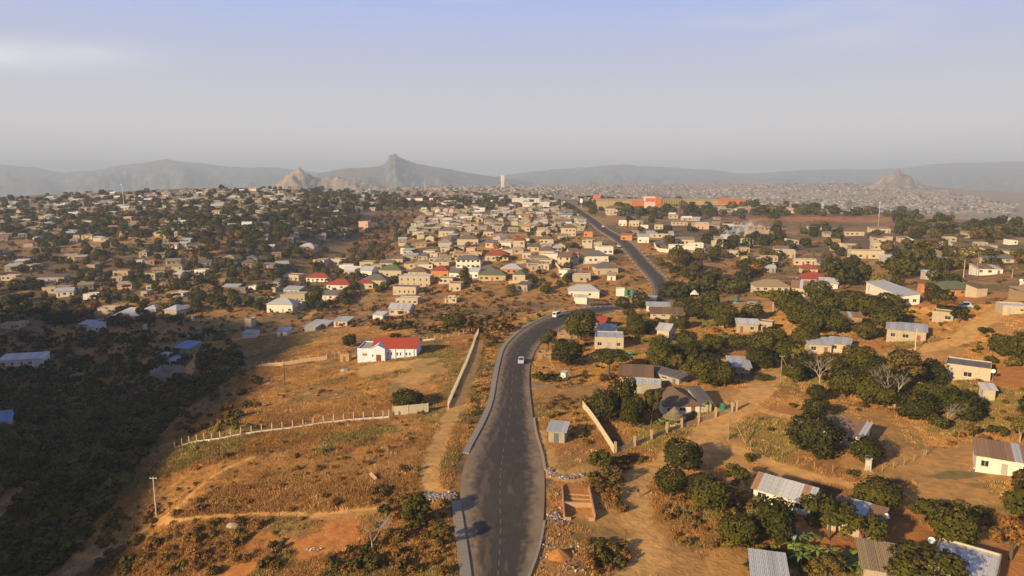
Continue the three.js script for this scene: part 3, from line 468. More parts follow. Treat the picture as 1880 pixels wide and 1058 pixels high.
for (const row of `
748 746 56 31 sm|dark dome shaped tree behind the concrete wall by the gate
1254 862 76 56 mm|large dark round tree above the fork of the two sandy tracks
1232 914 58 64 mm|dark leafy tree just below the large round tree, beside the sandy track
1302 938 78 64 ml|full green tree with two crowns left of the tin roofed house
1352 902 46 44 ol|thin crowned tree beside the sandy yard left of the tin roofed house
1495 828 92 70 sm|very large dark dense tree against the rusty roofed cottage
1498 768 47 36 mm|middle of three dark round trees standing in a line in the dry yard
1500 736 40 29 mm|topmost of three dark round trees standing in a line in the dry yard
1590 852 60 51 mm|round dark tree in front of the rusty roofed cottage, beside the privy
1422 1000 70 90 mm|tall leafy tree with brown patches in front of the tin roofed house
1353 1004 70 60 ml|dark bushy tree left of the tall leafy tree below the tin roofed house
1522 990 84 76 ul|broad feathery tree between the tin roofed house and the striped roof
1585 1014 68 70 ol|loose green tree in front of the striped rusty roof
1395 1054 52 30 bl|green bush on the bank above the bare sandy corner
1515 1064 62 54 oo|thin olive scrub tree among the banana plants
1611 938 86 60 ml|wide green tree behind the striped rusty roof
1694 962 58 50 ol|loose green tree casting its shadow on the sandy yard
1750 1012 78 86 ml|tall green tree between the sandy yard and the flat concrete roof
1870 948 54 48 ml|green tree at the edge of the sandy yard below the white house
1855 1028 72 76 od|tree with brown dying leaves beside the flat concrete roof
1700 1084 122 82 sl|big dark green tree at the bottom edge beside the flat concrete roof
1110 778 54 64 mm|dark garden tree nearest the long white garden wall
1142 768 52 76 mm|tallest dark tree in the walled garden
1160 786 46 64 mm|dark tree in the walled garden below the pink house
1196 782 40 64 ol|lighter green tree beside the thatched shelter
1100 864 44 44 bl|green shrub outside the corner of the walled garden
1122 884 40 34 bo|brownish scrub below the corner of the walled garden
1320 708 50 46 sm|dark bushy tree left of the pale blue shed
1394 676 54 40 mm|dark tree right of the pale blue shed
1440 668 42 44 ml|green tree behind the utility pole at the top of the sandy street
1462 672 26 34 oy|yellowish tree beside the utility pole
1551 730 54 56 ml|green tree on the far edge of the dry yard
1590 742 52 56 ml|second green tree on the far edge of the dry yard
1622 748 44 44 ml|small tree right of two green trees on the far edge of the dry yard
1505 706 48 44 x|leafless pale tree above the line of three dark round trees
1643 748 66 66 x|larger leafless pale tree at the edge of the dry yard
1737 788 44 46 x|leafless grey tree below the flat roofed beige house
1683 768 62 52 sm|dark tree beside the larger leafless tree
1660 720 80 72 oo|big yellow green creeper covered tree in the middle of the grove
1577 690 66 58 ml|dark green tree left of the creeper covered tree
1605 700 46 48 mm|dark tree directly beside the creeper covered tree
1530 690 52 42 ml|green tree below the small beige house with a porch
1712 706 46 46 sm|dark tree against the wall of the flat roofed beige house
1762 772 70 58 mm|dark tree in front of the tan privy
1720 792 36 36 bl|low green shrub under the leafless grey tree
1785 806 22 28 oo|small thin tree on the dry bank
1835 799 28 19 bl|small round green bush on the dry bank
1872 814 38 44 og|yellow green tree at the right edge above the white house
1817 670 22 20 bl|small green bush on the sand above the flat roofed house
1858 675 30 24 bg|yellow green bush on the sand behind the dish
1840 650 44 38 sl|round green tree beside the dirt road
1876 648 36 42 sl|green tree at the right edge beside the dirt road
1809 614 24 15 bm|small dark round bush alone on the dirt road verge
1735 579 50 28 ud|green tree with a rusty brown lower edge beside the dirt road
1629 572 58 34 ml|green tree in front of the long white building
1627 609 60 48 ml|green tree above the block house with a mono pitch roof
1593 582 50 40 ml|green tree in front of the blue grey roof
1610 536 30 34 my|round yellow green tree behind the long white building
1520 582 64 48 ml|dense tree left of the long white building
1560 580 66 46 ml|dense tree touching the long blue grey roof
1500 552 48 38 ml|dense tree right of the red striped roof
1545 527 54 42 mm|dark tree behind the long blue grey roof
1575 520 48 34 ml|green tree behind the round yellow green tree
1650 512 60 42 ml|large green tree left of the pale roofed cottage
1685 498 56 56 ml|tallest green tree in the middle of the right hand quarter
1710 553 26 34 sm|dark narrow tree left of the orange house
1735 520 34 20 ul|flat spreading tree above the orange house
1065 624 62 56 ml|green tree beside the road bend next to the dark red roof
1040 672 58 50 mm|dark tree beside the road left of the flat topped tree
1006 650 30 46 ol|slender tree on the road verge by the brown ruin
995 700 34 20 bl|low bush on the road verge opposite the silver car
1118 694 70 52 ul|flat topped tree in front of the grey roofed house by the road
1168 618 38 32 ml|small round tree right of the grey roofed house by the road
1143 568 28 24 sm|dark small tree below the white block with green tanks
1176 566 30 30 sm|second dark small tree below the white block with green tanks
1155 582 24 18 bl|round bush below the two dark small trees
1212 684 50 56 ml|tree behind the grey gabled house
1238 552 58 36 mm|wide dark tree hiding the end of the far road
1304 564 36 30 ml|tree right of the white tent
1279 588 48 38 mm|dark tree below the white tent
1330 604 46 48 ml|tall tree left of the grey block hut
1345 540 62 30 ml|spreading tree above the dirt yard
1290 540 62 42 mm|dark tree in the dip beside the far road
1449 582 54 50 ml|dense tree right of the yellow green tree
1466 598 60 48 ml|dense tree below the red striped roof
1420 574 62 42 ug|airy yellow green tree in front of the tan roofed house
1494 616 54 54 ml|dense tree above the small hut with a red roof
1188 612 30 26 ml|tree left of the tree row above the grey gabled house
1206 607 30 24 bl|bush in the row above the grey gabled house
1247 604 40 26 ml|tree above the grey gabled house
1164 606 32 30 ml|tree behind the round tree by the grey roofed house
1213 650 40 34 ml|tree against the left wall of the grey gabled house
1260 640 40 32 ml|tree against the right wall of the grey gabled house
1287 655 30 30 sl|small dense tree right of the grey gabled house
1351 645 46 32 ml|tree below the beige hut pair
1398 662 62 52 ml|broad tree above the pale blue shed
1290 706 68 58 ml|big tree left of the pale blue shed
1330 712 36 50 ml|tall dark tree touching the pale blue shed
1249 694 32 42 oo|thin tree behind the brown hipped roof
1400 699 34 13 bl|clipped low hedge along the top of the sandy street
1378 848 23 18 bl|single small bush on the sandy path
1414 792 13 9 bl|tiny bush in the dry plot left of the very large dark tree
1455 748 16 10 bl|tiny green bush in the dry yard beside the three round trees
642 638 27 24 mm|small round dark tree left of the church
727 623 22 13 bm|dark bush showing above the red church roof
716 608 34 17 bm|left of two dark bushes behind the church
743 605 28 17 bm|right of two dark bushes behind the church
836 606 44 32 ml|green tree on the bank behind the church
810 585 18 12 bl|small bush on the bank behind the church
684 1012 62 62 x|leafless grey tree beside the bare orange patch below the footpath
768 968 58 54 ol|green tree with yellow sprays below the rubbish heap
812 1004 40 40 oo|thin olive tree beside the pavement below the rubbish heap
1478 640 50 44 ml|dark tree left of the tan hut with rubbish on its roof
1455 700 44 34 ml|low green tree right of the pole at the top of the sandy street
1480 690 46 40 mm|dark tree left of the leafless pale tree
1420 640 46 40 ml|green tree above the broad tree by the pale blue shed
1310 650 44 36 ml|green tree below the grey gabled house
1240 668 44 40 ml|green tree left of the big tree by the pale blue shed
1270 672 40 44 mm|dark tall tree between the grey gabled house and the pale blue shed
1545 760 0 0 ml|x
1640 722 46 44 mm|dark tree under the creeper covered tree
1700 745 44 44 ml|green tree right of the larger leafless tree
1735 750 44 46 ml|green tree left of the tan privy
1560 715 46 40 ml|green tree behind the far edge of the dry yard
1590 625 46 36 ml|green tree right of the tan hut with rubbish on its roof
1535 615 46 40 ml|green tree left of the tan hut with rubbish on its roof
1380 590 40 34 ml|green tree right of the grey block hut
1310 590 40 36 ml|green tree below the dirt yard beside the far trees
1255 575 42 30 ml|green tree below the wide dark tree at the end of the far road
1215 600 0 0 ml|x
1660 590 0 0 ml|x
862 590 34 20 uo|flat olive thorn tree on the bank near the road bend
`.trim().split('\n')) {
  const [a, label] = row.split('|'), [px, py, w, h, k] = a.split(' '); if (!+w) continue;
  treeAt(+px, +py, +w, +h, K[k[0]], T[k[1]] ?? 'leafy', label);
}

// ---------------------------------------------------------------- houses
const WALL = { w: [.78, .74, .68], c: [.53, .46, .35], b: [.43, .37, .27], g: [.36, .33, .28], o: [.56, .24, .08], p: [.60, .40, .31], y: [.52, .42, .25], t: [.36, .235, .13], d: [.22, .185, .14], v: [.42, .40, .42] };
const WNAME = { w: 'white', c: 'cream', b: 'beige block', g: 'grey block', o: 'orange', p: 'pink', y: 'yellow', t: 'tan', d: 'dark unfinished', v: 'mauve grey' };
const ROOF = { z: [.50, .53, .58], w: [.70, .71, .72], r: [.34, .062, .035], n: [.19, .12, .075], e: [.13, .155, .085], k: [.17, .155, .15], u: [.34, .20, .12], l: [.22, .34, .60], t: [.36, .27, .17], b: [.40, .32, .22], y: [.46, .34, .14] };
const RNAME = { z: 'zinc', w: 'white', r: 'red', n: 'brown', e: 'green', k: 'dark grey', u: 'rusty', l: 'blue', t: 'tan' };
const glassMat = new THREE.MeshStandardMaterial({ color: col(.03, .033, .038), roughness: .12 });
const frameMat = plainMat(.62, .60, .56, .7), doorMats = [plainMat(.22, .10, .05), plainMat(.30, .07, .04), plainMat(.10, .12, .13), plainMat(.35, .33, .30)];
const uvMetres = (g, s = 3) => { const p = g.attributes.position, u = g.attributes.uv; for (let i = 0; i < u.count; i++) u.setXY(i, (p.getX(i) + p.getZ(i)) / s, p.getY(i) / s); return g; };
// one wall panel lying in x-y, thickness towards -z, with openings cut through it; top is a list of [x, y] from right to left
function panel(len, low, top, holes, t = .2) {
  const s = new THREE.Shape(); s.moveTo(-len / 2, low); s.lineTo(len / 2, low); for (const [x, y] of top) s.lineTo(x, y); s.closePath();
  for (const [x, y, w, h] of holes) { const p = new THREE.Path(); p.moveTo(x - w / 2, y); p.lineTo(x - w / 2, y + h); p.lineTo(x + w / 2, y + h); p.lineTo(x + w / 2, y); p.closePath(); s.holes.push(p); }
  const g = new THREE.ExtrudeGeometry(s, { depth: t, bevelEnabled: false, curveSegments: 1 }); g.translate(0, 0, -t); return uvMetres(g);
}
function openings(len, h, storeys, style, q, door, fine) {
  const out = []; if (style === 'blank') return out;
  for (let f = 0; f < storeys; f++) {
    const y0 = f * 2.9, n = Math.max(1, Math.min(fine ? 6 : 5, Math.round(len / (style === 'many' ? 1.9 : 3.2)))), di = door && !f ? Math.floor(q() * n) : -1;
    for (let i = 0; i < n; i++) {
      const x = (i + .5) / n * len - len / 2 + (q() - .5) * .4;
      if (i === di) out.push([x, .02, .95, Math.min(2.05, h - .45), 'door']);
      else if (style === 'many') out.push([x, y0 + 1.0, .75, Math.min(1.2, h - 1.6), 'window']);
      else if (q() < .85 && len / n > 1.5) out.push([x, y0 + .95, Math.min(1.1 + q() * .6, len / n - .5), Math.min(1.15, h - 1.5), 'window']);
    }
  }
  return out.filter((o) => o[3] > .35);
}
function quadGeo(list) {   // quads given as four points each, uv in metres along first edge and across
  const pos = [], uv = [], idx = []; let k = 0;
  for (const [a, b, c, d] of list) {
    const L = Math.hypot(b[0] - a[0], b[1] - a[1], b[2] - a[2]) || 1, e = [(b[0] - a[0]) / L, (b[1] - a[1]) / L, (b[2] - a[2]) / L];
    for (const p of [a, b, c, d]) { const r = [p[0] - a[0], p[1] - a[1], p[2] - a[2]], u = r[0] * e[0] + r[1] * e[1] + r[2] * e[2], v = Math.sqrt(Math.max(0, r[0] ** 2 + r[1] ** 2 + r[2] ** 2 - u * u)); pos.push(...p); uv.push(u, v); }
    idx.push(k, k + 1, k + 2, k, k + 2, k + 3); k += 4;
  }
  const g = new THREE.BufferGeometry(); g.setAttribute('position', new THREE.Float32BufferAttribute(pos, 3)); g.setAttribute('uv', new THREE.Float32BufferAttribute(uv, 2)); g.setIndex(idx); g.computeVertexNormals(); return g;
}
function slope(x0, x1, z0, y0, z1, y1, t = .07) {   // a pitched slab from (z0, y0) to (z1, y1) across x0..x1
  const A = [x0, y0, z0], B = [x1, y0, z0], C = [x1, y1, z1], D = [x0, y1, z1], dn = (p) => [p[0], p[1] - t, p[2]];
  const f = z0 > z1 ? [[A, B, C, D], [dn(B), dn(A), dn(D), dn(C)], [dn(A), dn(B), B, A], [dn(C), dn(D), D, C], [dn(B), dn(C), C, B], [dn(D), dn(A), A, D]] : [[B, A, D, C], [dn(A), dn(B), dn(C), dn(D)], [dn(B), dn(A), A, B], [dn(D), dn(C), C, D], [dn(C), dn(B), B, C], [dn(A), dn(D), D, A]];
  return quadGeo(f);
}
function hip(w, d, y, rise, over) {
  const a = w / 2 + over, b = d / 2 + over, e = y - .05, r = Math.max(0, a - b), top = y + rise; let f;
  if (a >= b) f = [[[-a, e, b], [a, e, b], [r, top, 0], [-r, top, 0]], [[a, e, -b], [-a, e, -b], [-r, top, 0], [r, top, 0]], [[a, e, b], [a, e, -b], [r, top, 0], [r, top, 0]], [[-a, e, -b], [-a, e, b], [-r, top, 0], [-r, top, 0]]];
  else { const s = b - a; f = [[[-a, e, b], [a, e, b], [0, top, s], [0, top, s]], [[a, e, -b], [-a, e, -b], [0, top, -s], [0, top, -s]], [[a, e, b], [a, e, -b], [0, top, -s], [0, top, s]], [[-a, e, -b], [-a, e, b], [0, top, s], [0, top, -s]]]; }
  f.push([[-a, e - .12, b], [a, e - .12, b], [a, e, b], [-a, e, b]], [[a, e - .12, b], [a, e - .12, -b], [a, e, -b], [a, e, b]], [[a, e - .12, -b], [-a, e - .12, -b], [-a, e, -b], [a, e, -b]], [[-a, e - .12, -b], [-a, e - .12, b], [-a, e, b], [-a, e, -b]], [[-a, e - .12, -b], [a, e - .12, -b], [a, e - .12, b], [-a, e - .12, b]]);
  return quadGeo(f);
}
const NAMED = [];   // landmarks that other labels may refer to
const FOOT = [];   // plan circles of the houses
function house(o) {   // o: x, d, w, dep, h, turn, type, wall, roof, label, group, fine, style
  const y = o.y ?? ground(o.x, o.d), q = rng(Math.round(o.x * 131 + o.d * 17)), t = thing(o.name ?? 'house', o.label, o.cat ?? 'house', o.x, y, o.d, o.turn, o.group), { w, dep, h } = o, storeys = o.storeys ?? 1;
  FOOT.push([o.x, o.d, Math.hypot(w, dep) / 2]);
  const wm = wallMat(...WALL[o.wall]), low = -1.6, type = o.type, rise = o.rise ?? (type === 'M' ? dep * .13 : type === 'G' ? dep * .26 : type === 'H' ? Math.min(w, dep) * .28 : 0), H = h * storeys + (storeys > 1 ? .1 : 0);
  const fh = openings(w, h, storeys, o.style, q, true, o.fine), sh = openings(dep - .4, h, storeys, o.style === 'blank' ? 'blank' : 'few', q, false, o.fine), sl = q() < .6 ? openings(dep - .4, h, storeys, 'few', q, false, o.fine) : [];
  const top = type === 'F' ? H + .35 : H, back = type === 'M' ? H + rise : top, gs = [];
  const jag = (len, yy) => { if (type !== 'R') return [[len / 2, yy], [-len / 2, yy]]; const p = []; for (let i = 0; i <= 6; i++) p.push([len / 2 - len * i / 6, yy - (q() < .45 ? .4 + q() * .7 : 0)]); return p; };
  const fr = panel(w, low, jag(w, top), fh); fr.translate(0, 0, dep / 2); gs.push(fr);
  const bk = panel(w, low, jag(w, back), []); bk.rotateY(Math.PI); bk.translate(0, 0, -dep / 2); gs.push(bk);
  for (const s of [1, -1]) {   // s = 1: right end wall, its panel's +x points away from the front
    const L = dep - .4, tp = type === 'M' ? (s > 0 ? [[L / 2, H + rise * .97], [-L / 2, H + rise * .03]] : [[L / 2, H + rise * .03], [-L / 2, H + rise * .97]]) : type === 'G' ? [[L / 2, H + rise * .03], [0, H + rise * .97], [-L / 2, H + rise * .03]] : jag(L, top);
    const e = panel(L, low, tp, s > 0 ? sh : sl); e.rotateY(s * Math.PI / 2); e.translate(s * w / 2, 0, 0); gs.push(e);
  }
  mesh('wall', mergeGeometries(gs), wm, t);
  const put = (list, place) => { for (const [x, y0, ww, hh, kind] of list) {
    const g = new THREE.Group(); place(g, x, y0 + hh / 2); t.add(g);
    if (kind === 'door') { g.name = 'door'; const m = mesh('door', boxGeo(ww, hh, .06), pick4(q), t); m.position.copy(g.position); m.rotation.copy(g.rotation); t.remove(g); continue; }
    if (!o.fine) { const m = mesh('window', boxGeo(ww, hh, .03), glassMat, t); m.position.copy(g.position); m.rotation.copy(g.rotation); t.remove(g); continue; }
    t.remove(g); const b = .06, fg = mergeGeometries([boxGeo(ww, b, .08, 0, hh / 2 - b / 2), boxGeo(ww, b, .08, 0, -hh / 2 + b / 2), boxGeo(b, hh - 2 * b, .08, -ww / 2 + b / 2), boxGeo(b, hh - 2 * b, .08, ww / 2 - b / 2), boxGeo(b * .8, hh - 2 * b, .07)]);
    const m = mesh('window', fg, frameMat, t); m.position.copy(g.position); m.rotation.copy(g.rotation); mesh('pane', boxGeo(ww - .1, hh - .1, .015, 0, 0, -.02), glassMat, m);
    const sill = mesh('sill', boxGeo(ww + .16, .06, .26, 0, -hh / 2 - .035, .06), frameMat, m); sill.name = 'sill';
  } };
  const pick4 = (r) => doorMats[Math.floor(r() * 4)];
  put(fh, (g, x, yy) => g.position.set(x, yy, dep / 2 - .1));
  put(sh, (g, x, yy) => { g.position.set(w / 2 - .1, yy, -x); g.rotation.y = Math.PI / 2; });
  put(sl, (g, x, yy) => { g.position.set(-w / 2 + .1, yy, x); g.rotation.y = -Math.PI / 2; });
  if (type === 'R') return t;
  const rm = o.tile || (type === 'H' && 'rne'.includes(o.roof)) ? tileMat(...ROOF[o.roof]) : tinMat(...ROOF[o.roof]), ov = .4;
  if (type === 'F') { const m = mesh('roof', boxGeo(w - .44, .12, dep - .44), tinMat(...ROOF[o.roof]), t); m.position.y = H + .02; }
  if (type === 'H') mesh('roof', hip(w, dep, H, rise, .5), rm, t);
  const planes = type === 'M' ? [[dep / 2 + ov, H - .02, -dep / 2 - ov, H + rise + .14]] : type === 'G' ? [[dep / 2 + ov, H - ov * rise / dep * 2 + .08, .02, H + rise + .09], [-dep / 2 - ov, H - ov * rise / dep * 2 + .08, -.02, H + rise + .09]] : [];
  if (planes.length && o.fine && !o.tile && w < 26) {   // sheet by sheet
    const n = Math.max(3, Math.round((w + 2 * ov) / 1.15)), sw = (w + 2 * ov) / n;
    for (const [z0, y0, z1, y1] of planes) {
      const g = slope(-sw / 2 - .03, sw / 2 + .03, z0, y0, z1, y1, .05);
      for (let i = 0; i < n; i++) { const k = q(), c = ROOF[o.roof], m = mesh('roof_sheet', g, k < .3 && o.patch ? tinMat(...ROOF[o.patch]) : k < .65 ? rm : tinMat(...c.map((v) => v * .84)), t); m.position.set(-w / 2 - ov + (i + .5) * sw, (i % 2) * .025, 0); }
    }
  } else if (planes.length) mesh('roof', mergeGeometries(planes.map(([z0, y0, z1, y1]) => slope(-w / 2 - ov, w / 2 + ov, z0, y0, z1, y1))), rm, t);
  return t;
}
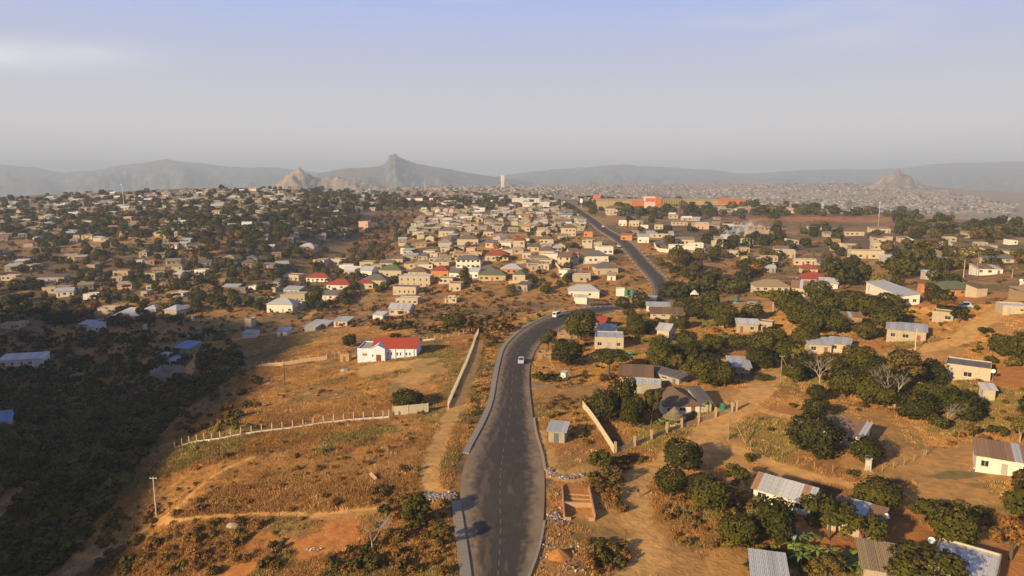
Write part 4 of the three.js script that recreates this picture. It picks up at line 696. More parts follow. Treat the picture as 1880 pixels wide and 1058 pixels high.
// front wall runs from view x0 to x1 and stands on view row base; height in view rows
function houseAt(x0, x1, base, hp, rot, dep, code, label, extra = {}) {
  const [x, d, y] = spot((x0 + x1) / 2, base), s = ppm(d, y), a = rot * RAD, w = Math.max(2.2, (x1 - x0) / s / Math.cos(a)), storeys = code.includes('2') ? 2 : 1, h = clamp(hp / s / .96 / storeys, 2.1, 4.5);
  if (w > 4) NAMED.push([x, d, (x0 + x1) / 2, base, label]);
  return house({ x: x - Math.sin(a) * dep / 2, d: d + Math.cos(a) * dep / 2, w, dep, h, turn: a, type: code[0], wall: code[1], roof: code[2], storeys, y, style: code.includes('b') && code.indexOf('b') > 2 ? 'blank' : code.includes('m') && code.indexOf('m') > 2 ? 'many' : 'few', label, fine: s > 3.4, tile: code.slice(3).includes('T'), ...extra });
}
const HOUSES = `
1636 1690 627 20 -30 6.5 Mbz|beige block house with a low mono pitch roof above the dirt road
1717 1743 592 17 -38 5 Fbtb|plain block hut without windows beside the dirt road
1727 1792 545 14 6 8 Hoe|orange house with a green hipped roof and white windows
1792 1813 545 16 6 5 Mcnb|blank cream outbuilding joined to the orange house
1797 1838 505 11 -12 8 Mwu|white cottage with a rusty brown roof behind a palm
1820 1868 484 9 -8 9 Hck|house with a wide dull brown grey hipped roof near the right edge
1702 1728 512 8 -10 6 Mcw|small cottage with a pale striped roof above the orange house
1692 1710 537 11 -10 3.5 Fobb|small orange block hut beside the dark narrow tree
1846 1886 577 9 -20 7 Fcw|low cream building cut by the right edge beside the dirt road
1486 1524 650 17 -14 6 Mcz|small beige house with a porch below the grove
1526 1556 648 16 -28 5.5 Mcz|tan wing with a striped tin roof beside the beige house with a porch
1548 1579 604 22 -18 4.5 Mtu|tan hut with rubbish on its rusty roof
1746 1803 699 24 -36 8 Fck|flat roofed beige house with a white satellite dish
1806 1824 737 22 -20 3 Mcwb|tall narrow tan privy below the flat roofed house
1806 1884 873 29 -30 6.5 Mwu|white house with patched rusty sheets at the right edge
1394 1472 935 26 -40 6 Gwz|cream house with weathered tin sheets and a raised ridge wall
1514 1569 816 22 -40 6.5 Mwu|white cottage with rusty sheets behind the very large dark tree
1530 1592 985 24 -40 6.5 Mbu|long house whose striped rusty roof shows between the trees
1722 1800 1086 30 -40 9 Fcw|building with a flat blue white concrete roof at the bottom edge
1590 1650 1075 22 -20 6 Mbt|shed with a tan roof at the bottom edge beside the big tree
1385 1440 1088 20 -15 5 Mgz|shed whose grey roof just shows at the bottom edge
1219 1285 763 19 5 11 Hwn|white house with a large dull brown hipped roof in the walled garden
1285 1306 757 18 5 8 Mckb|dark roofed side wing of the brown hipped house
1139 1196 706 11 -10 8 Gpn|pink house with a faded brown gabled roof
1160 1212 724 9 -14 6 Fgw|low annex with a curved pale concrete roof below the pink house
1196 1240 702 7 -52 3.5 Mgk|long dark tin lean-to behind the pink house
1007 1036 813 21 -14 4 Mgz|tiny block kiosk with a ragged tin roof beside the road
1340 1376 689 15 -12 7 Mgz|pale blue grey tin shed at the top of the sandy street
1207 1226 627 21 -34 6 Gcz|grey gabled house with a white end wall between the trees
1354 1390 611 16 -14 5 Mbw|beige hut with a white roof above the orange earth yard
1394 1415 608 15 -30 4 Fbtb|plain beige cube hut beside the hut with a white roof
1339 1360 598 10 -12 5 Mgk|grey block hut behind the beige hut pair
1092 1144 641 19 -8 9 Fcz|flat roofed cream house with grey tin patches behind the flat topped tree
1098 1130 620 9 -8 7 Mgz|back range of the flat roofed cream house, with a tin roof
1082 1108 602 8 -30 6 Gtr|house with a dark red gabled roof beside the road bend
1024 1060 622 11 -8 4 Rtt|roofless brown mud walls beside the road bend
987 1012 661 13 -5 3 Rtt|brown tumbledown shed on the road verge
1044 1100 546 12 -4 9 Hwz|cream house with a pale blue hipped roof above the road bend
1054 1077 558 12 -14 4 Mwwb|white cube hut in front of the pale blue hipped roof
1131 1147 544 12 -8 4 Fwwb|small white block next to two green water tanks
1187 1204 559 10 -14 5 Mcz|small cream cottage in the trees left of the far road end
1188 1228 572 10 -10 5 Mwz|long white cottage with a pale tin roof in the trees
1195 1255 586 8 -8 7 Gcn|cottage with a faded brown roof half hidden by trees
1387 1448 537 11 -8 9 Hct|house with a tan hipped roof behind the airy yellow green tree
1456 1490 545 16 -24 9 Gcu|house with a red and white striped roof and a blue solar panel
1472 1522 520 8 -8 9 Hcr|house with a broad dull red hipped roof
1508 1536 532 11 -16 8 Gwz|tin roofed hall right of the red striped roof
1474 1500 504 10 -12 9 Hcr|cream house with a red roof above the broad dull red roof
1459 1479 487 9 -14 6 Fcz|left of three joined low cream houses on the right hand slope
1480 1498 487 9 -14 6 Fct|middle of three joined low cream houses on the right hand slope
1499 1517 487 6 -14 6 Mbk|right of three joined low cream houses on the right hand slope
1436 1459 474 13 -16 8 Fbw|tall beige block house with a white roof on the right hand slope
1391 1420 488 11 -14 7 Fcz|wide beige house with a pale roof in front of the many windowed block house
1398 1427 481 9 -12 6 Fbtm|many windowed block house behind the wide beige house
1361 1372 484 11 -14 5 Fbtb|windowless beige cube on the dry grass right of the far road
1405 1423 501 9 -16 6 Mgw|small hut with a white roof below the wide beige house
1565 1620 475 13 -12 8 Fct|long beige house with two wings behind the round yellow green tree
1606 1640 459 12 -10 8 Fct|pale house above the long beige house with two wings
1623 1654 484 10 -10 7 Mcw|cottage with a pale roof above the grove right of the long beige house
1368 1410 435 11 -8 8 Fbt|long unfinished house behind the smoke
1553 1586 433 8 -8 9 Hcn|house with a faded red brown roof among the upper right trees
1600 1634 428 8 -8 8 Mct|cream house at the edge of the brown field
1682 1726 472 12 -10 8 Rdk|grey roofless block house on the right hand slope
1730 1747 458 10 -10 6 Mcw|small white roofed house behind the grey roofless block house
1772 1794 437 9 -10 7 Mbt|cottage in the trees near the right hand crest
1697 1724 479 6 -10 5 Mcw|low cottage below the grey roofless block house
1743 1756 485 9 -14 5 Fcwb|cream cube below the grey roofless block house
1828 1860 416 7 -4 16 Gwz|large pale shed on the right hand crest
1231 1276 464 12 -4 8 Fww|unfinished white house inside the long white compound wall
1171 1191 446 11 -10 9 Mwz|white house with a tin roof beside the far road
1188 1236 437 8 -8 9 Mcz|long tin roofed house right of the far road
1140 1160 442 10 -14 6 Mou|small orange house beside the far road
1136 1150 415 9 -10 6 Fwt|small white block above the far road bank
1155 1173 416 11 -10 8 Fct|beige house right of the small white block by the far road
1202 1217 421 9 -10 8 Hcn|house with a brown hipped roof right of the far road
1279 1301 421 10 -8 7 Mpw|pink house with a pale roof left of the smoke
1112 1146 395 12 -4 9 Hcn2|two storey cream house with a brown roof below the shopping hall
1234 1274 449 9 -8 8 Mct|pair of joined cottages behind the white compound wall
1308 1327 453 9 -8 6 Fct|cottage with a square porch left of the smoke
1328 1358 471 9 -8 6 Fct|low flat cottage right of the white compound wall
1234 1262 414 6 -6 7 Mct|low cottage among the trees below the red earth field
1097 1126 467 12 4 8 Fww|bright white shop beside the far road
1071 1117 482 12 4 10 Hwk|white house with a grey hipped roof below the bright white shop
1024 1046 489 16 -26 9 Gcn2|left wing of the two storey beige house with a red roof
1044 1063 486 18 8 8 Hcr2|red roofed tower of the two storey beige house
1094 1135 504 12 6 10 Hck|beige house with a dark grey hipped roof beside the lower far road
1051 1084 518 12 -8 7 Fbw|block house with a pale flat roof below the empty walled plot
1026 1041 509 12 -24 6 Fwt|white cube house at the corner of the empty walled plot
941 964 515 11 -12 9 Hce|cream house with a pale green hipped roof behind a garden wall
879 928 516 11 -6 9 Hye|long yellow house with an olive hipped roof
861 878 511 12 -20 7 Gwz|small white gabled house left of the olive hipped roof
919 958 503 9 -8 9 Hoz|orange walled house with a grey roof behind the pale green hipped roof
880 910 503 8 -8 8 Hck|house with a dark grey roof behind the olive hipped roof
950 968 535 12 -24 6 Mgk|grey shed on the bank below the pale green hipped roof
942 963 459 17 -6 8 Hcr2|two storey house with a red roof and white columns
891 933 479 10 -6 10 Hcr|wide house with a brown red roof above the olive hipped roof
910 938 457 10 -6 8 Fwt|white house left of the two storey house with columns
990 1016 448 9 -6 9 Hcn|cream house with a brown roof right of the two storey house with columns
990 1017 470 10 -6 9 Hck|house with a near black roof beside the empty walled plot
1030 1057 434 15 -8 9 Hcn2|two storey beige house with a large brown roof left of the far road
1069 1087 456 13 -14 8 Fct2|tall unfinished beige house with dark window openings beside the far road
1090 1105 456 10 -14 8 Fbt|beige house next to the tall unfinished house
1072 1088 435 10 -8 7 Mon|small orange house left of the far road
957 973 425 8 -8 8 Gcy|cottage with a yellowish gable in the dense quarter
887 906 434 9 -8 9 Hck|house with a steep grey pyramid roof in the dense quarter
959 975 475 9 -10 7 Fct|unfinished house with open rooms in the dense quarter
985 1000 434 10 -8 7 Fcz|narrow cream house left of the large brown roof
1115 1130 515 9 -12 6 Gwt|small white gable house above the road dip
732 790 528 19 -6 10 Fcw2m|large flat roofed cream house with a row of upper windows
721 764 541 13 -8 8 Fckm|flat roofed cream house in front of the large flat roofed one
791 823 510 13 -8 9 Hor|orange house with a dark red hipped roof
824 846 512 11 -16 8 Gwk|white gable house right of the orange house with a dark red roof
749 783 508 9 -6 9 Hcn|house with a brown roof left of the orange house with a dark red roof
653 685 531 11 -8 9 Hcr|right of two houses with bright red roofs
599 644 532 9 -6 10 Hwr|left of two houses with bright red roofs
664 709 528 14 -6 10 Hck|house with a wide grey brown hipped roof behind the bright red roofs
695 737 509 13 -8 10 Hce|house with a dark green hipped roof
630 660 506 9 -6 9 Gcw|cream house with a pale roof behind the left bright red roof
661 683 507 10 -16 9 Gwz|white gable house beside the green hipped roof
660 686 494 12 -6 8 Fyt|square yellow flat roofed house above the bright red roofs
837 882 493 15 -6 9 Hwk2|two storey white house with a long balcony
824 846 535 13 -10 7 Fct|cream block house left of the grey shed on the bank
726 767 560 11 -8 7 Fcw|long cream house with two doorways on the bank above the church
805 831 521 9 -12 7 Fct|low cream house below the orange house with a dark red roof
735 754 465 10 -6 9 Hwe|white house with columns and a green roof in the dense quarter
757 778 436 9 -8 8 Fct|flat roofed beige house at the edge of the ravine
805 838 433 9 -6 10 Hck|wide house with a grey roof in the dense quarter
839 878 450 11 -6 9 Hcn|house with a brown roof and two gables in the dense quarter
805 829 453 8 -6 9 Hct|cottage with a tan roof in the dense quarter
658 676 422 14 -12 8 Fpt2|lone two storey pink house above the ravine
856 872 467 10 -8 7 Fpz|small pink house left of the wide brown red roof
808 827 459 7 -10 7 Gcz|cottage with a pale gable below the wide grey roof
816 838 557 11 -8 6 Rct|roofless cream walls on the bank above the church
515 559 556 14 3 9 Fyzm|yellow flat roofed hall with a row of windows
489 538 574 15 -6 9 Hwz|white house with a blue grey hipped roof on the left bank
540 555 569 13 -14 5 Fctb|cream cube beside the white house with a blue grey roof
591 624 551 9 -3 8 Gwk|white house with a steep dark gabled roof below the bright red roofs
427 449 559 9 -6 6 Fct|low cream house behind trees on the left bank
464 496 558 8 -6 7 Fct|unfinished low cream house on the left bank
520 550 541 9 -8 7 Mcz|cream house behind the yellow flat roofed hall
561 604 518 8 -6 9 Hwr|white house with a dark red roof left of the bright red roofs
574 596 489 11 -12 8 Fct|beige block house above the bushes on the ravine side
606 630 487 10 -10 7 Fcz|beige house right of the ravine bushes
622 652 498 10 -6 7 Fww|bright white block house above the bright red roofs
521 549 516 10 -12 8 Fct|beige house with a terrace on the left bank
684 703 591 12 -14 5 Mww|small white hut with a dark doorway above the church
449 462 602 15 -16 4 Fctb|narrow tower like block hut above the valley track
445 470 621 9 -6 4 Mwzb|little white tin hut beside the valley track
508 527 618 9 -8 5 Mwl|little hut with a bluish roof beside the valley track
568 602 604 7 -14 6 Mgz|long low shed beside the valley track
612 638 600 10 -14 6 Mcz|shed with a tin roof above the valley track
558 580 609 7 -16 5 Mgzb|low grey shed left of the long low shed
549 577 462 9 -6 9 Hpz|house with a pale blue hipped roof on the left hillside
456 472 534 7 -8 5 Fwwb|small white block on the left bank
498 506 537 8 -20 4 Fbt|tiny brick hut on the left bank
713 752 579 11 -12 8 Gcz|house with a pale blue gabled roof above the church
154 193 550 9 6 6 Fww|long bright white shed on the left hillside
64 116 519 10 6 7 Mvn|long mauve house on the left hillside
10 30 499 10 10 7 Mgz|grey cottage with a tin roof at the left edge
208 234 507 8 6 6 Fyt|low yellow block house on the left hillside
205 258 589 9 -8 12 Hgz|house with a large grey faceted roof below the left hillside
300 327 584 14 -18 9 Hcz|beige house with a pale blue roof below the left hillside
180 213 577 12 6 6 Rct|roofless beige block house with window holes
158 174 611 11 -18 7 Mwz|small white cottage at the edge of the shaded valley
143 166 603 6 -10 6 Mgz|low shed behind the small white cottage
313 337 547 8 -8 7 Fcw|cream house with a flat white roof on the left hillside
2 27 604 7 6 6 Fct|unfinished house at the left edge above the shaded valley
29 42 601 8 6 5 Fyt|small yellow block hut at the left edge above the shaded valley
258 271 544 8 -8 6 Fgtb|lone grey cube on the left hillside
318 337 511 8 -10 7 Mgw|cottage with a pale roof above the left hillside track
266 287 574 6 -6 8 Hgz|house with a pale blue roof behind the large grey faceted roof
330 362 568 8 -8 6 Rgk|row of unfinished grey rooms below the left hillside
275 317 703 26 -6 8 Rgk|unfinished grey block house in the shaded valley
318 348 651 12 -16 8 Mgl|shed with a clear blue roof in the shaded valley
290 304 664 10 -12 4 Mwz|small white hut in front of the blue roofed shed
308 321 671 9 -12 4 Mwl|second small hut in front of the blue roofed shed
4 74 674 14 14 7 Mww|long house with a pale roof deep in the shaded valley
-30 12 792 16 30 8 Gwl|house with a folded blue tin roof at the left edge in deep shade
`.trim().split('\n');
for (const row of HOUSES) {
  const [a, label] = row.split('|'), f = a.split(' '), n = f.slice(0, 6).map(Number);
  houseAt(...n, f[6], label, /rusty|weathered|striped/.test(label) ? { patch: /weathered/.test(label) ? 'u' : 'z' } : {});
}

// ---------------------------------------------------------------- the long white building, the church and its grounds
{
  const [ax, ad] = spot(1572, 537), [bx, bd, by] = spot(1680, 570), L = Math.hypot(ax - bx, ad - bd), turn = Math.atan2(-(ad - bd), bx - ax);   // front runs from a to b
  const nx = Math.sin(turn), nz = Math.cos(turn);
  house({ x: (ax + bx) / 2 - nx * 2.8, d: (ad + bd) / 2 + nz * 2.8, w: Math.min(L, 34), dep: 5.6, h: 3.1, turn, y: by, type: 'M', wall: 'w', roof: 'z', rise: .9, style: 'many', fine: true, label: 'very long white building with a blue grey tin roof above the dirt road', cat: 'house' });
}
const churchWhite = wallMat(.72, .80, .95), redTile = tileMat(.42, .06, .03);
{
  const [x, d, y] = spot(712, 661), t = thing('church', 'white church with a bright red tiled roof in the fenced yard', 'church', x, y - .1, d + 4.6, -1.5 * RAD);
  const W = 13.2, D = 9.2, H = 4.0, X0 = -4.3, win = [];   // hall spans X0 .. X0 + W
  for (const c of [4.55, 5.55, 7.35, 8.35, 10.15, 11.15]) win.push([X0 + c - (X0 + W / 2), 1.5, .42, .95]);
  const gs = [], low = -1.5, cx = X0 + W / 2;
  const fr = panel(W, low, [[W / 2, H], [-W / 2, H]], win.map((w) => [...w])); fr.translate(cx, 0, D / 2); gs.push(fr);
  const bk = panel(W, low, [[W / 2, H], [-W / 2, H]], []); bk.rotateY(Math.PI); bk.translate(cx, 0, -D / 2); gs.push(bk);
  for (const s of [1, -1]) { const e = panel(D - .4, low, [[(D - .4) / 2, H], [0, H + 1.9], [-(D - .4) / 2, H]], []); e.rotateY(s * Math.PI / 2); e.translate(cx + s * W / 2, 0, 0); gs.push(e); }
  mesh('wall', mergeGeometries(gs), churchWhite, t);
  for (const [wx, wy, ww, wh] of win) { const m = mesh('window', mergeGeometries([boxGeo(.05, wh, .08, -ww / 2 + .025), boxGeo(.05, wh, .08, ww / 2 - .025), boxGeo(ww - .1, .05, .08, 0, wh / 2 - .025), boxGeo(ww - .1, .05, .08, 0, -wh / 2 + .025)]), plainMat(.30, .10, .05), t); m.position.set(cx + wx, wy + wh / 2, D / 2 - .1); mesh('pane', boxGeo(ww - .1, wh - .1, .02), glassMat, m); }
  for (const c of [4.05, 6.45, 9.25, 12.05]) { const m = mesh('pilaster', boxGeo(.32, H + 1.3, .22, 0, H / 2 - .75, 0), churchWhite, t); m.position.set(X0 + c + .2, 0, D / 2 + .1); }
  mesh('roof', mergeGeometries([[D / 2 + .5, 1], [-D / 2 - .5, -1]].map(([z, s]) => { const g = slope(cx - W / 2 - .45, cx + W / 2 + .45, z, H - .15, s * .02, H + 2.0, .12); return g; })), redTile, t);
  // gabled porch
  const P = 4.3, porch = []; const pf = panel(P, low, [[P / 2, 3.9], [0, 5.0], [-P / 2, 3.9]], [[.25, .02, 1.55, 2.1], [-1.55, 1.45, .4, .6]]); pf.translate(0, 0, 1.6); porch.push(pf);
  for (const s of [1, -1]) { const e = panel(1.4, low, [[.7, 3.9], [-.7, 3.9]], []); e.rotateY(s * Math.PI / 2); e.translate(s * P / 2, 0, .68); porch.push(e); }
  const pw = mesh('porch', mergeGeometries(porch), churchWhite, t); pw.position.set(X0 + 1.75, 0, D / 2);
  const door = mesh('door', boxGeo(1.5, 2.08, .08, 0, 1.06, 0), plainMat(.20, .045, .025), pw); door.position.set(.25, 0, 1.5);
  mesh('window', boxGeo(.36, .56, .04, -1.55, 1.75, 1.48), glassMat, pw);
  const pr = mesh('porch_roof', mergeGeometries([quadGeo([[[0, 5.12, 1.8], [0, 5.12, -2.3], [-P / 2 - .25, 3.86, -2.3], [-P / 2 - .25, 3.86, 1.8]], [[0, 5.12, -2.3], [0, 5.12, 1.8], [P / 2 + .25, 3.86, 1.8], [P / 2 + .25, 3.86, -2.3]]])]), churchWhite, pw); pr.name = 'porch_roof';
  // flat roofed vestry
  const V = 4.6, vg = [], v1 = panel(V, low, [[V / 2, 3.85], [-V / 2, 3.85]], [[0, 1.55, 1.35, .75]]); v1.translate(0, 0, D / 2 + .9); vg.push(v1);
  const v2 = panel(V, low, [[V / 2, 3.85], [-V / 2, 3.85]], []); v2.rotateY(Math.PI); v2.translate(0, 0, -D / 2 + .6); vg.push(v2);
  for (const s of [1, -1]) { const e = panel(D - .1, low, [[(D - .1) / 2, 3.85], [-(D - .1) / 2, 3.85]], []); e.rotateY(s * Math.PI / 2); e.translate(s * (V / 2), 0, .75); vg.push(e); }
  const vw = mesh('vestry', mergeGeometries(vg), churchWhite, t); vw.position.set(X0 - V / 2 - .02, 0, 0);
  mesh('window', boxGeo(1.3, .7, .05, 0, 1.92, D / 2 + .78), plainMat(.33, .17, .08), vw);
  mesh('vestry_roof', boxGeo(V - .5, .12, D - .6, 0, 3.5, .75), grimeMat(.40, .38, .33), vw);
}
{ // small stone gatehouse with a toothed parapet
  const [x, d, y] = spot(633, 665), t = thing('stone_lodge', 'tan stone lodge with a toothed top and red roof left of the church', 'lodge', x, y, d + 1.6, -6 * RAD);
  const gs = [[0, 1.4], [Math.PI / 2, 1.4], [Math.PI, 1.4], [-Math.PI / 2, 1.4]].map(([a, o]) => { const g = panel(a % Math.PI ? 2.4 : 2.8, -1.2, [[a % Math.PI ? 1.2 : 1.4, 2.5], [a % Math.PI ? -1.2 : -1.4, 2.5]], a === 0 ? [[0, .02, .8, 1.7]] : [], .2); g.translate(0, 0, o); g.rotateY(a); return g; });
  mesh('wall', mergeGeometries(gs), wallMat(.44, .29, .15), t);
  for (const s of [-1, 1]) for (let i = 0; i < 4; i++) { const m = mesh('merlon', boxGeo(.38, .4, .2), wallMat(.44, .29, .15), t); m.position.set(-1.2 + i * .8, 2.7, s * 1.3); }
  mesh('roof', hip(2.3, 2.1, 2.55, 1.1, .1), tileMat(.36, .07, .035), t);
  for (const s of [-1, 1]) { const m = mesh('door', boxGeo(.7, 1.65, .06, 0, .84, 1.3), doorMats[0], t); if (s > 0) t.remove(m); }
}
// ---------------------------------------------------------------- precast fences and garden walls
function along(pts, step) {   // plan points every step metres along view points
  const P = pts.map(([a, b]) => { const s = spot(a, b); return [s[0], s[1]]; }), out = []; let rest = 0;
  for (let k = 0; k + 1 < P.length; k++) { const [a, b] = [P[k], P[k + 1]], L = Math.hypot(b[0] - a[0], b[1] - a[1]); let s = rest; for (; s < L; s += step) out.push([lerp(a[0], b[0], s / L), lerp(a[1], b[1], s / L)]); rest = s - L; }
  out.push(P[P.length - 1]); return out;
}
function fence(label, pts, step, postH, panelH, postMat, panelMat, opt = {}) {
  const P = along(pts, step), n = P.length, o = P[0], y0 = ground(o[0], o[1]), t = thing(opt.name ?? 'concrete_fence', label, opt.cat ?? 'fence', o[0], y0, o[1]);
  const pg = boxGeo(opt.thick ?? .16, postH + 1, opt.thick ?? .16, 0, (postH - 1) / 2, 0), q = rng(Math.round(o[0] * 7 + o[1] * 3));
  for (let i = 0; i < n; i++) {
    const [x, d] = P[i], y = ground(x, d); if (!(opt.posts === false)) { const m = mesh('post', pg, postMat, t); m.position.set(x - o[0], y - y0, -(d - o[1])); m.rotation.y = q() * .2 - .1; m.rotation.z = (q() - .5) * .05; }
    if (i + 1 < n) {
      const [x2, d2] = P[i + 1], y2 = ground(x2, d2), L = Math.hypot(x2 - x, d2 - d), ph = typeof panelH === 'function' ? panelH(i / n, q) : panelH; if (ph <= 0 || L < .3) continue;
      const rows = opt.rows ?? Math.max(1, Math.round(ph / .5));
      for (let r = 0; r < rows; r++) { const hh = ph / rows, m = mesh('panel', boxGeo(L - .1, hh - .02 + (r ? 0 : .9), .07), panelMat, t); m.position.set((x + x2) / 2 - o[0], (y + y2) / 2 - y0 + (r + .5) * hh - (r ? 0 : .45), -((d + d2) / 2 - o[1])); m.rotation.y = Math.atan2(d2 - d, x2 - x); m.rotation.z = Math.atan2(y2 - y, L) * .9; }
    }
  }
  return t;
}
const postC = grimeMat(.62, .54, .42), panelW = grimeMat(.78, .74, .68), panelT = grimeMat(.60, .44, .25), cementM = grimeMat(.56, .47, .35);
fence('concrete post fence with only its lowest white panels below the church yard', [[321, 827], [400, 809], [520, 790], [600, 778], [660, 772], [714, 768]], 2.15, 1.9, (t) => .5, postC, panelW);
fence('full height cream panel wall in front of the dark dome tree', [[722, 763], [745, 761], [786, 757]], 3.3, 2.25, 2.1, postC, grimeMat(.66, .57, .42));
fence('tan panel fence along the back edge of the church yard', [[446, 684], [520, 672], [600, 660], [622, 655]], 2.7, 1.8, (t) => t < .12 ? 0 : 1.2, postC, panelT);
fence('pale concrete wall running up beside the rutted track to the church', [[823, 750], [838, 715], [855, 676], [868, 642], [879, 612]], 1.3, 2.0, (t) => .7, postC, cementM, { thick: .32 });
fence('short stretch of low fence posts right of the church', [[770, 627], [800, 624], [830, 620], [866, 611]], 2.6, 1.6, (t, q) => q() < .4 ? .5 : 0, postC, panelW);
fence('three bare fence posts at the end of the rutted valley track', [[352, 696], [369, 694], [386, 690]], 3.4, 2.0, .4, postC, cementM);
fence('plain white garden wall running down beside the walled garden', [[1070, 749], [1090, 775], [1108, 803], [1127, 833]], 2.6, 1.7, 1.7, wallMat(.60, .51, .38), wallMat(.62, .54, .40), { name: 'garden_wall', cat: 'wall', rows: 1 });
fence('low grey garden wall with square pillars beside the sandy street', [[1130, 832], [1156, 824], [1203, 806], [1242, 790], [1268, 781], [1300, 771], [1352, 754]], 5, 2.3, 1.05, wallMat(.46, .35, .22), wallMat(.40, .31, .20), { name: 'garden_wall', cat: 'wall', rows: 1, thick: .45 });
fence('long white compound wall beside the far road', [[1302, 458], [1293, 463], [1250, 467], [1206, 462], [1201, 450], [1232, 447]], 6, 2.3, 2.2, wallMat(.72, .66, .56), wallMat(.72, .66, .56), { name: 'compound_wall', cat: 'wall', rows: 1, thick: .3 });
fence('cream wall round the empty grassy plot left of the far road', [[948, 486], [1000, 478], [1008, 476], [1022, 489], [1034, 505], [1080, 494]], 4, 2, 1.9, wallMat(.58, .47, .31), wallMat(.60, .49, .33), { name: 'plot_wall', cat: 'wall', rows: 1, thick: .28 });
fence('cream garden wall in front of the pale green hipped roof', [[934, 521], [958, 520], [984, 519], [990, 513]], 4, 1.7, 1.6, wallMat(.58, .47, .31), wallMat(.60, .49, .33), { name: 'plot_wall', cat: 'wall', rows: 1, thick: .28 });
fence('white railing wall of the house below the bright white shop', [[1072, 485], [1095, 484], [1117, 482]], 4, 1.7, 1.5, wallMat(.74, .72, .68), wallMat(.72, .70, .66), { name: 'plot_wall', cat: 'wall', rows: 1, thick: .28 });
fence('thin stake fence along the sandy path below the very large dark tree', [[1377, 822], [1440, 842], [1500, 862], [1560, 872], [1620, 866], [1668, 852], [1700, 838]], 3.1, 1.35, 0, plainMat(.38, .28, .17), null, { name: 'stake_fence', thick: .09 });
fence('thin stake fence along the far edge of the dry yard', [[1612, 735], [1640, 750], [1680, 768], [1720, 785], [1760, 805]], 3.3, 1.4, 0, plainMat(.42, .33, .22), null, { name: 'stake_fence', thick: .1 });
fence('row of dark stakes crossing the orange hillside', [[409, 868], [372, 905], [458, 936], [545, 958]], 7, 1.3, 0, plainMat(.10, .07, .04), null, { name: 'stake_fence', thick: .1 });
fence('stakes beside the footpath below the road junction', [[626, 906], [712, 892], [718, 875]], 6, 1.2, 0, plainMat(.12, .08, .05), null, { name: 'stake_fence', thick: .1 });

// ---------------------------------------------------------------- utility poles and masts
function pole(px, py, top, label, mat, arms, stay) {
  const [x, d, y] = spot(px, py), h = (py - top) / ppm(d, y) * 1.03, t = thing('utility_pole', label, 'pole', x, y, d, 0);
  const g = new THREE.CylinderGeometry(.09, .15, h + 1, 8); g.translate(0, (h - 1) / 2, 0); mesh('pole', g, mat, t);
  if (arms) { const c = mesh('crossarm', boxGeo(1.3, .12, .12, 0, h - .25, 0), mat, t); for (const k of [-.55, 0, .55]) mesh('insulator', new THREE.CylinderGeometry(.05, .06, .18, 6).translate(k, h - .1, 0), plainMat(.5, .48, .45), c); }
  if (stay) { const [sx, sd, sy] = spot(...stay); mesh('stay_pole', limb([0, h - .2, 0], [sx - x, sy - y - .3, -(sd - d)], .09, .12, 6), mat, t); }
  return t;
}
const woodPole = plainMat(.30, .20, .12), greyPole = grimeMat(.62, .58, .50);
pole(287, 948, 874, 'slim grey concrete pole beside the footpath on the orange hillside', greyPole, true);
pole(523, 706, 668, 'dark wooden pole in the grass of the church yard', plainMat(.08, .05, .03), false);
pole(1337, 808, 753, 'utility pole with a leaning strut beside the sandy street', woodPole, true, [1372, 817]);
pole(1433, 704, 653, 'utility pole with a thin strut at the top of the sandy street', woodPole, true, [1459, 700]);
pole(1680, 646, 604, 'pale pole beside the block house with a mono pitch roof', greyPole, false);
pole(1793, 508, 464, 'tall brown pole right of the orange house', woodPole, true);
pole(1769, 510, 478, 'thinner pole left of the tall brown pole', greyPole, false);
pole(862, 565, 534, 'dark pole on the scrubby bank above the road bend', woodPole, true);
pole(678, 590, 552, 'slim pole above the church beside the small white hut', woodPole, true);
pole(671, 588, 555, 'second slim pole above the church beside the small white hut', woodPole, true);
pole(1017, 572, 558, 'short pole on the gravel verge of the road bend', woodPole, false);
pole(1376, 462, 438, 'pole among the trees right of the smoke', woodPole, true);
pole(1612, 421, 398, 'pole at the lower edge of the brown field', greyPole, false);
for (const [px, py, top, label] of [[228, 388, 340, 'tall floodlight mast on the left hillside'], [780, 352, 332, 'thin mast on the hazy plain below the pointed peak'], [1614, 398, 372, 'white mast beyond the brown field'], [1067, 382, 365, 'white pylon sign beside the far road']]) {
  const [x, d, y] = spot(px, py), h = (py - top) / ppm(d, y), t = thing('mast', label, 'mast', x, y, d, 0), r = Math.max(.25, h * .012);
  mesh('shaft', new THREE.CylinderGeometry(r * .6, r, h + 2, 8).translate(0, h / 2 - 1, 0), plainMat(.72, .70, .66), t);
  mesh('head', px === 1067 ? boxGeo(3, h * .45, 1, 0, h * .78, 0) : new THREE.CylinderGeometry(r * 4, r * 3, r * 3, 10).translate(0, h, 0), plainMat(.85, .85, .85), t);
}

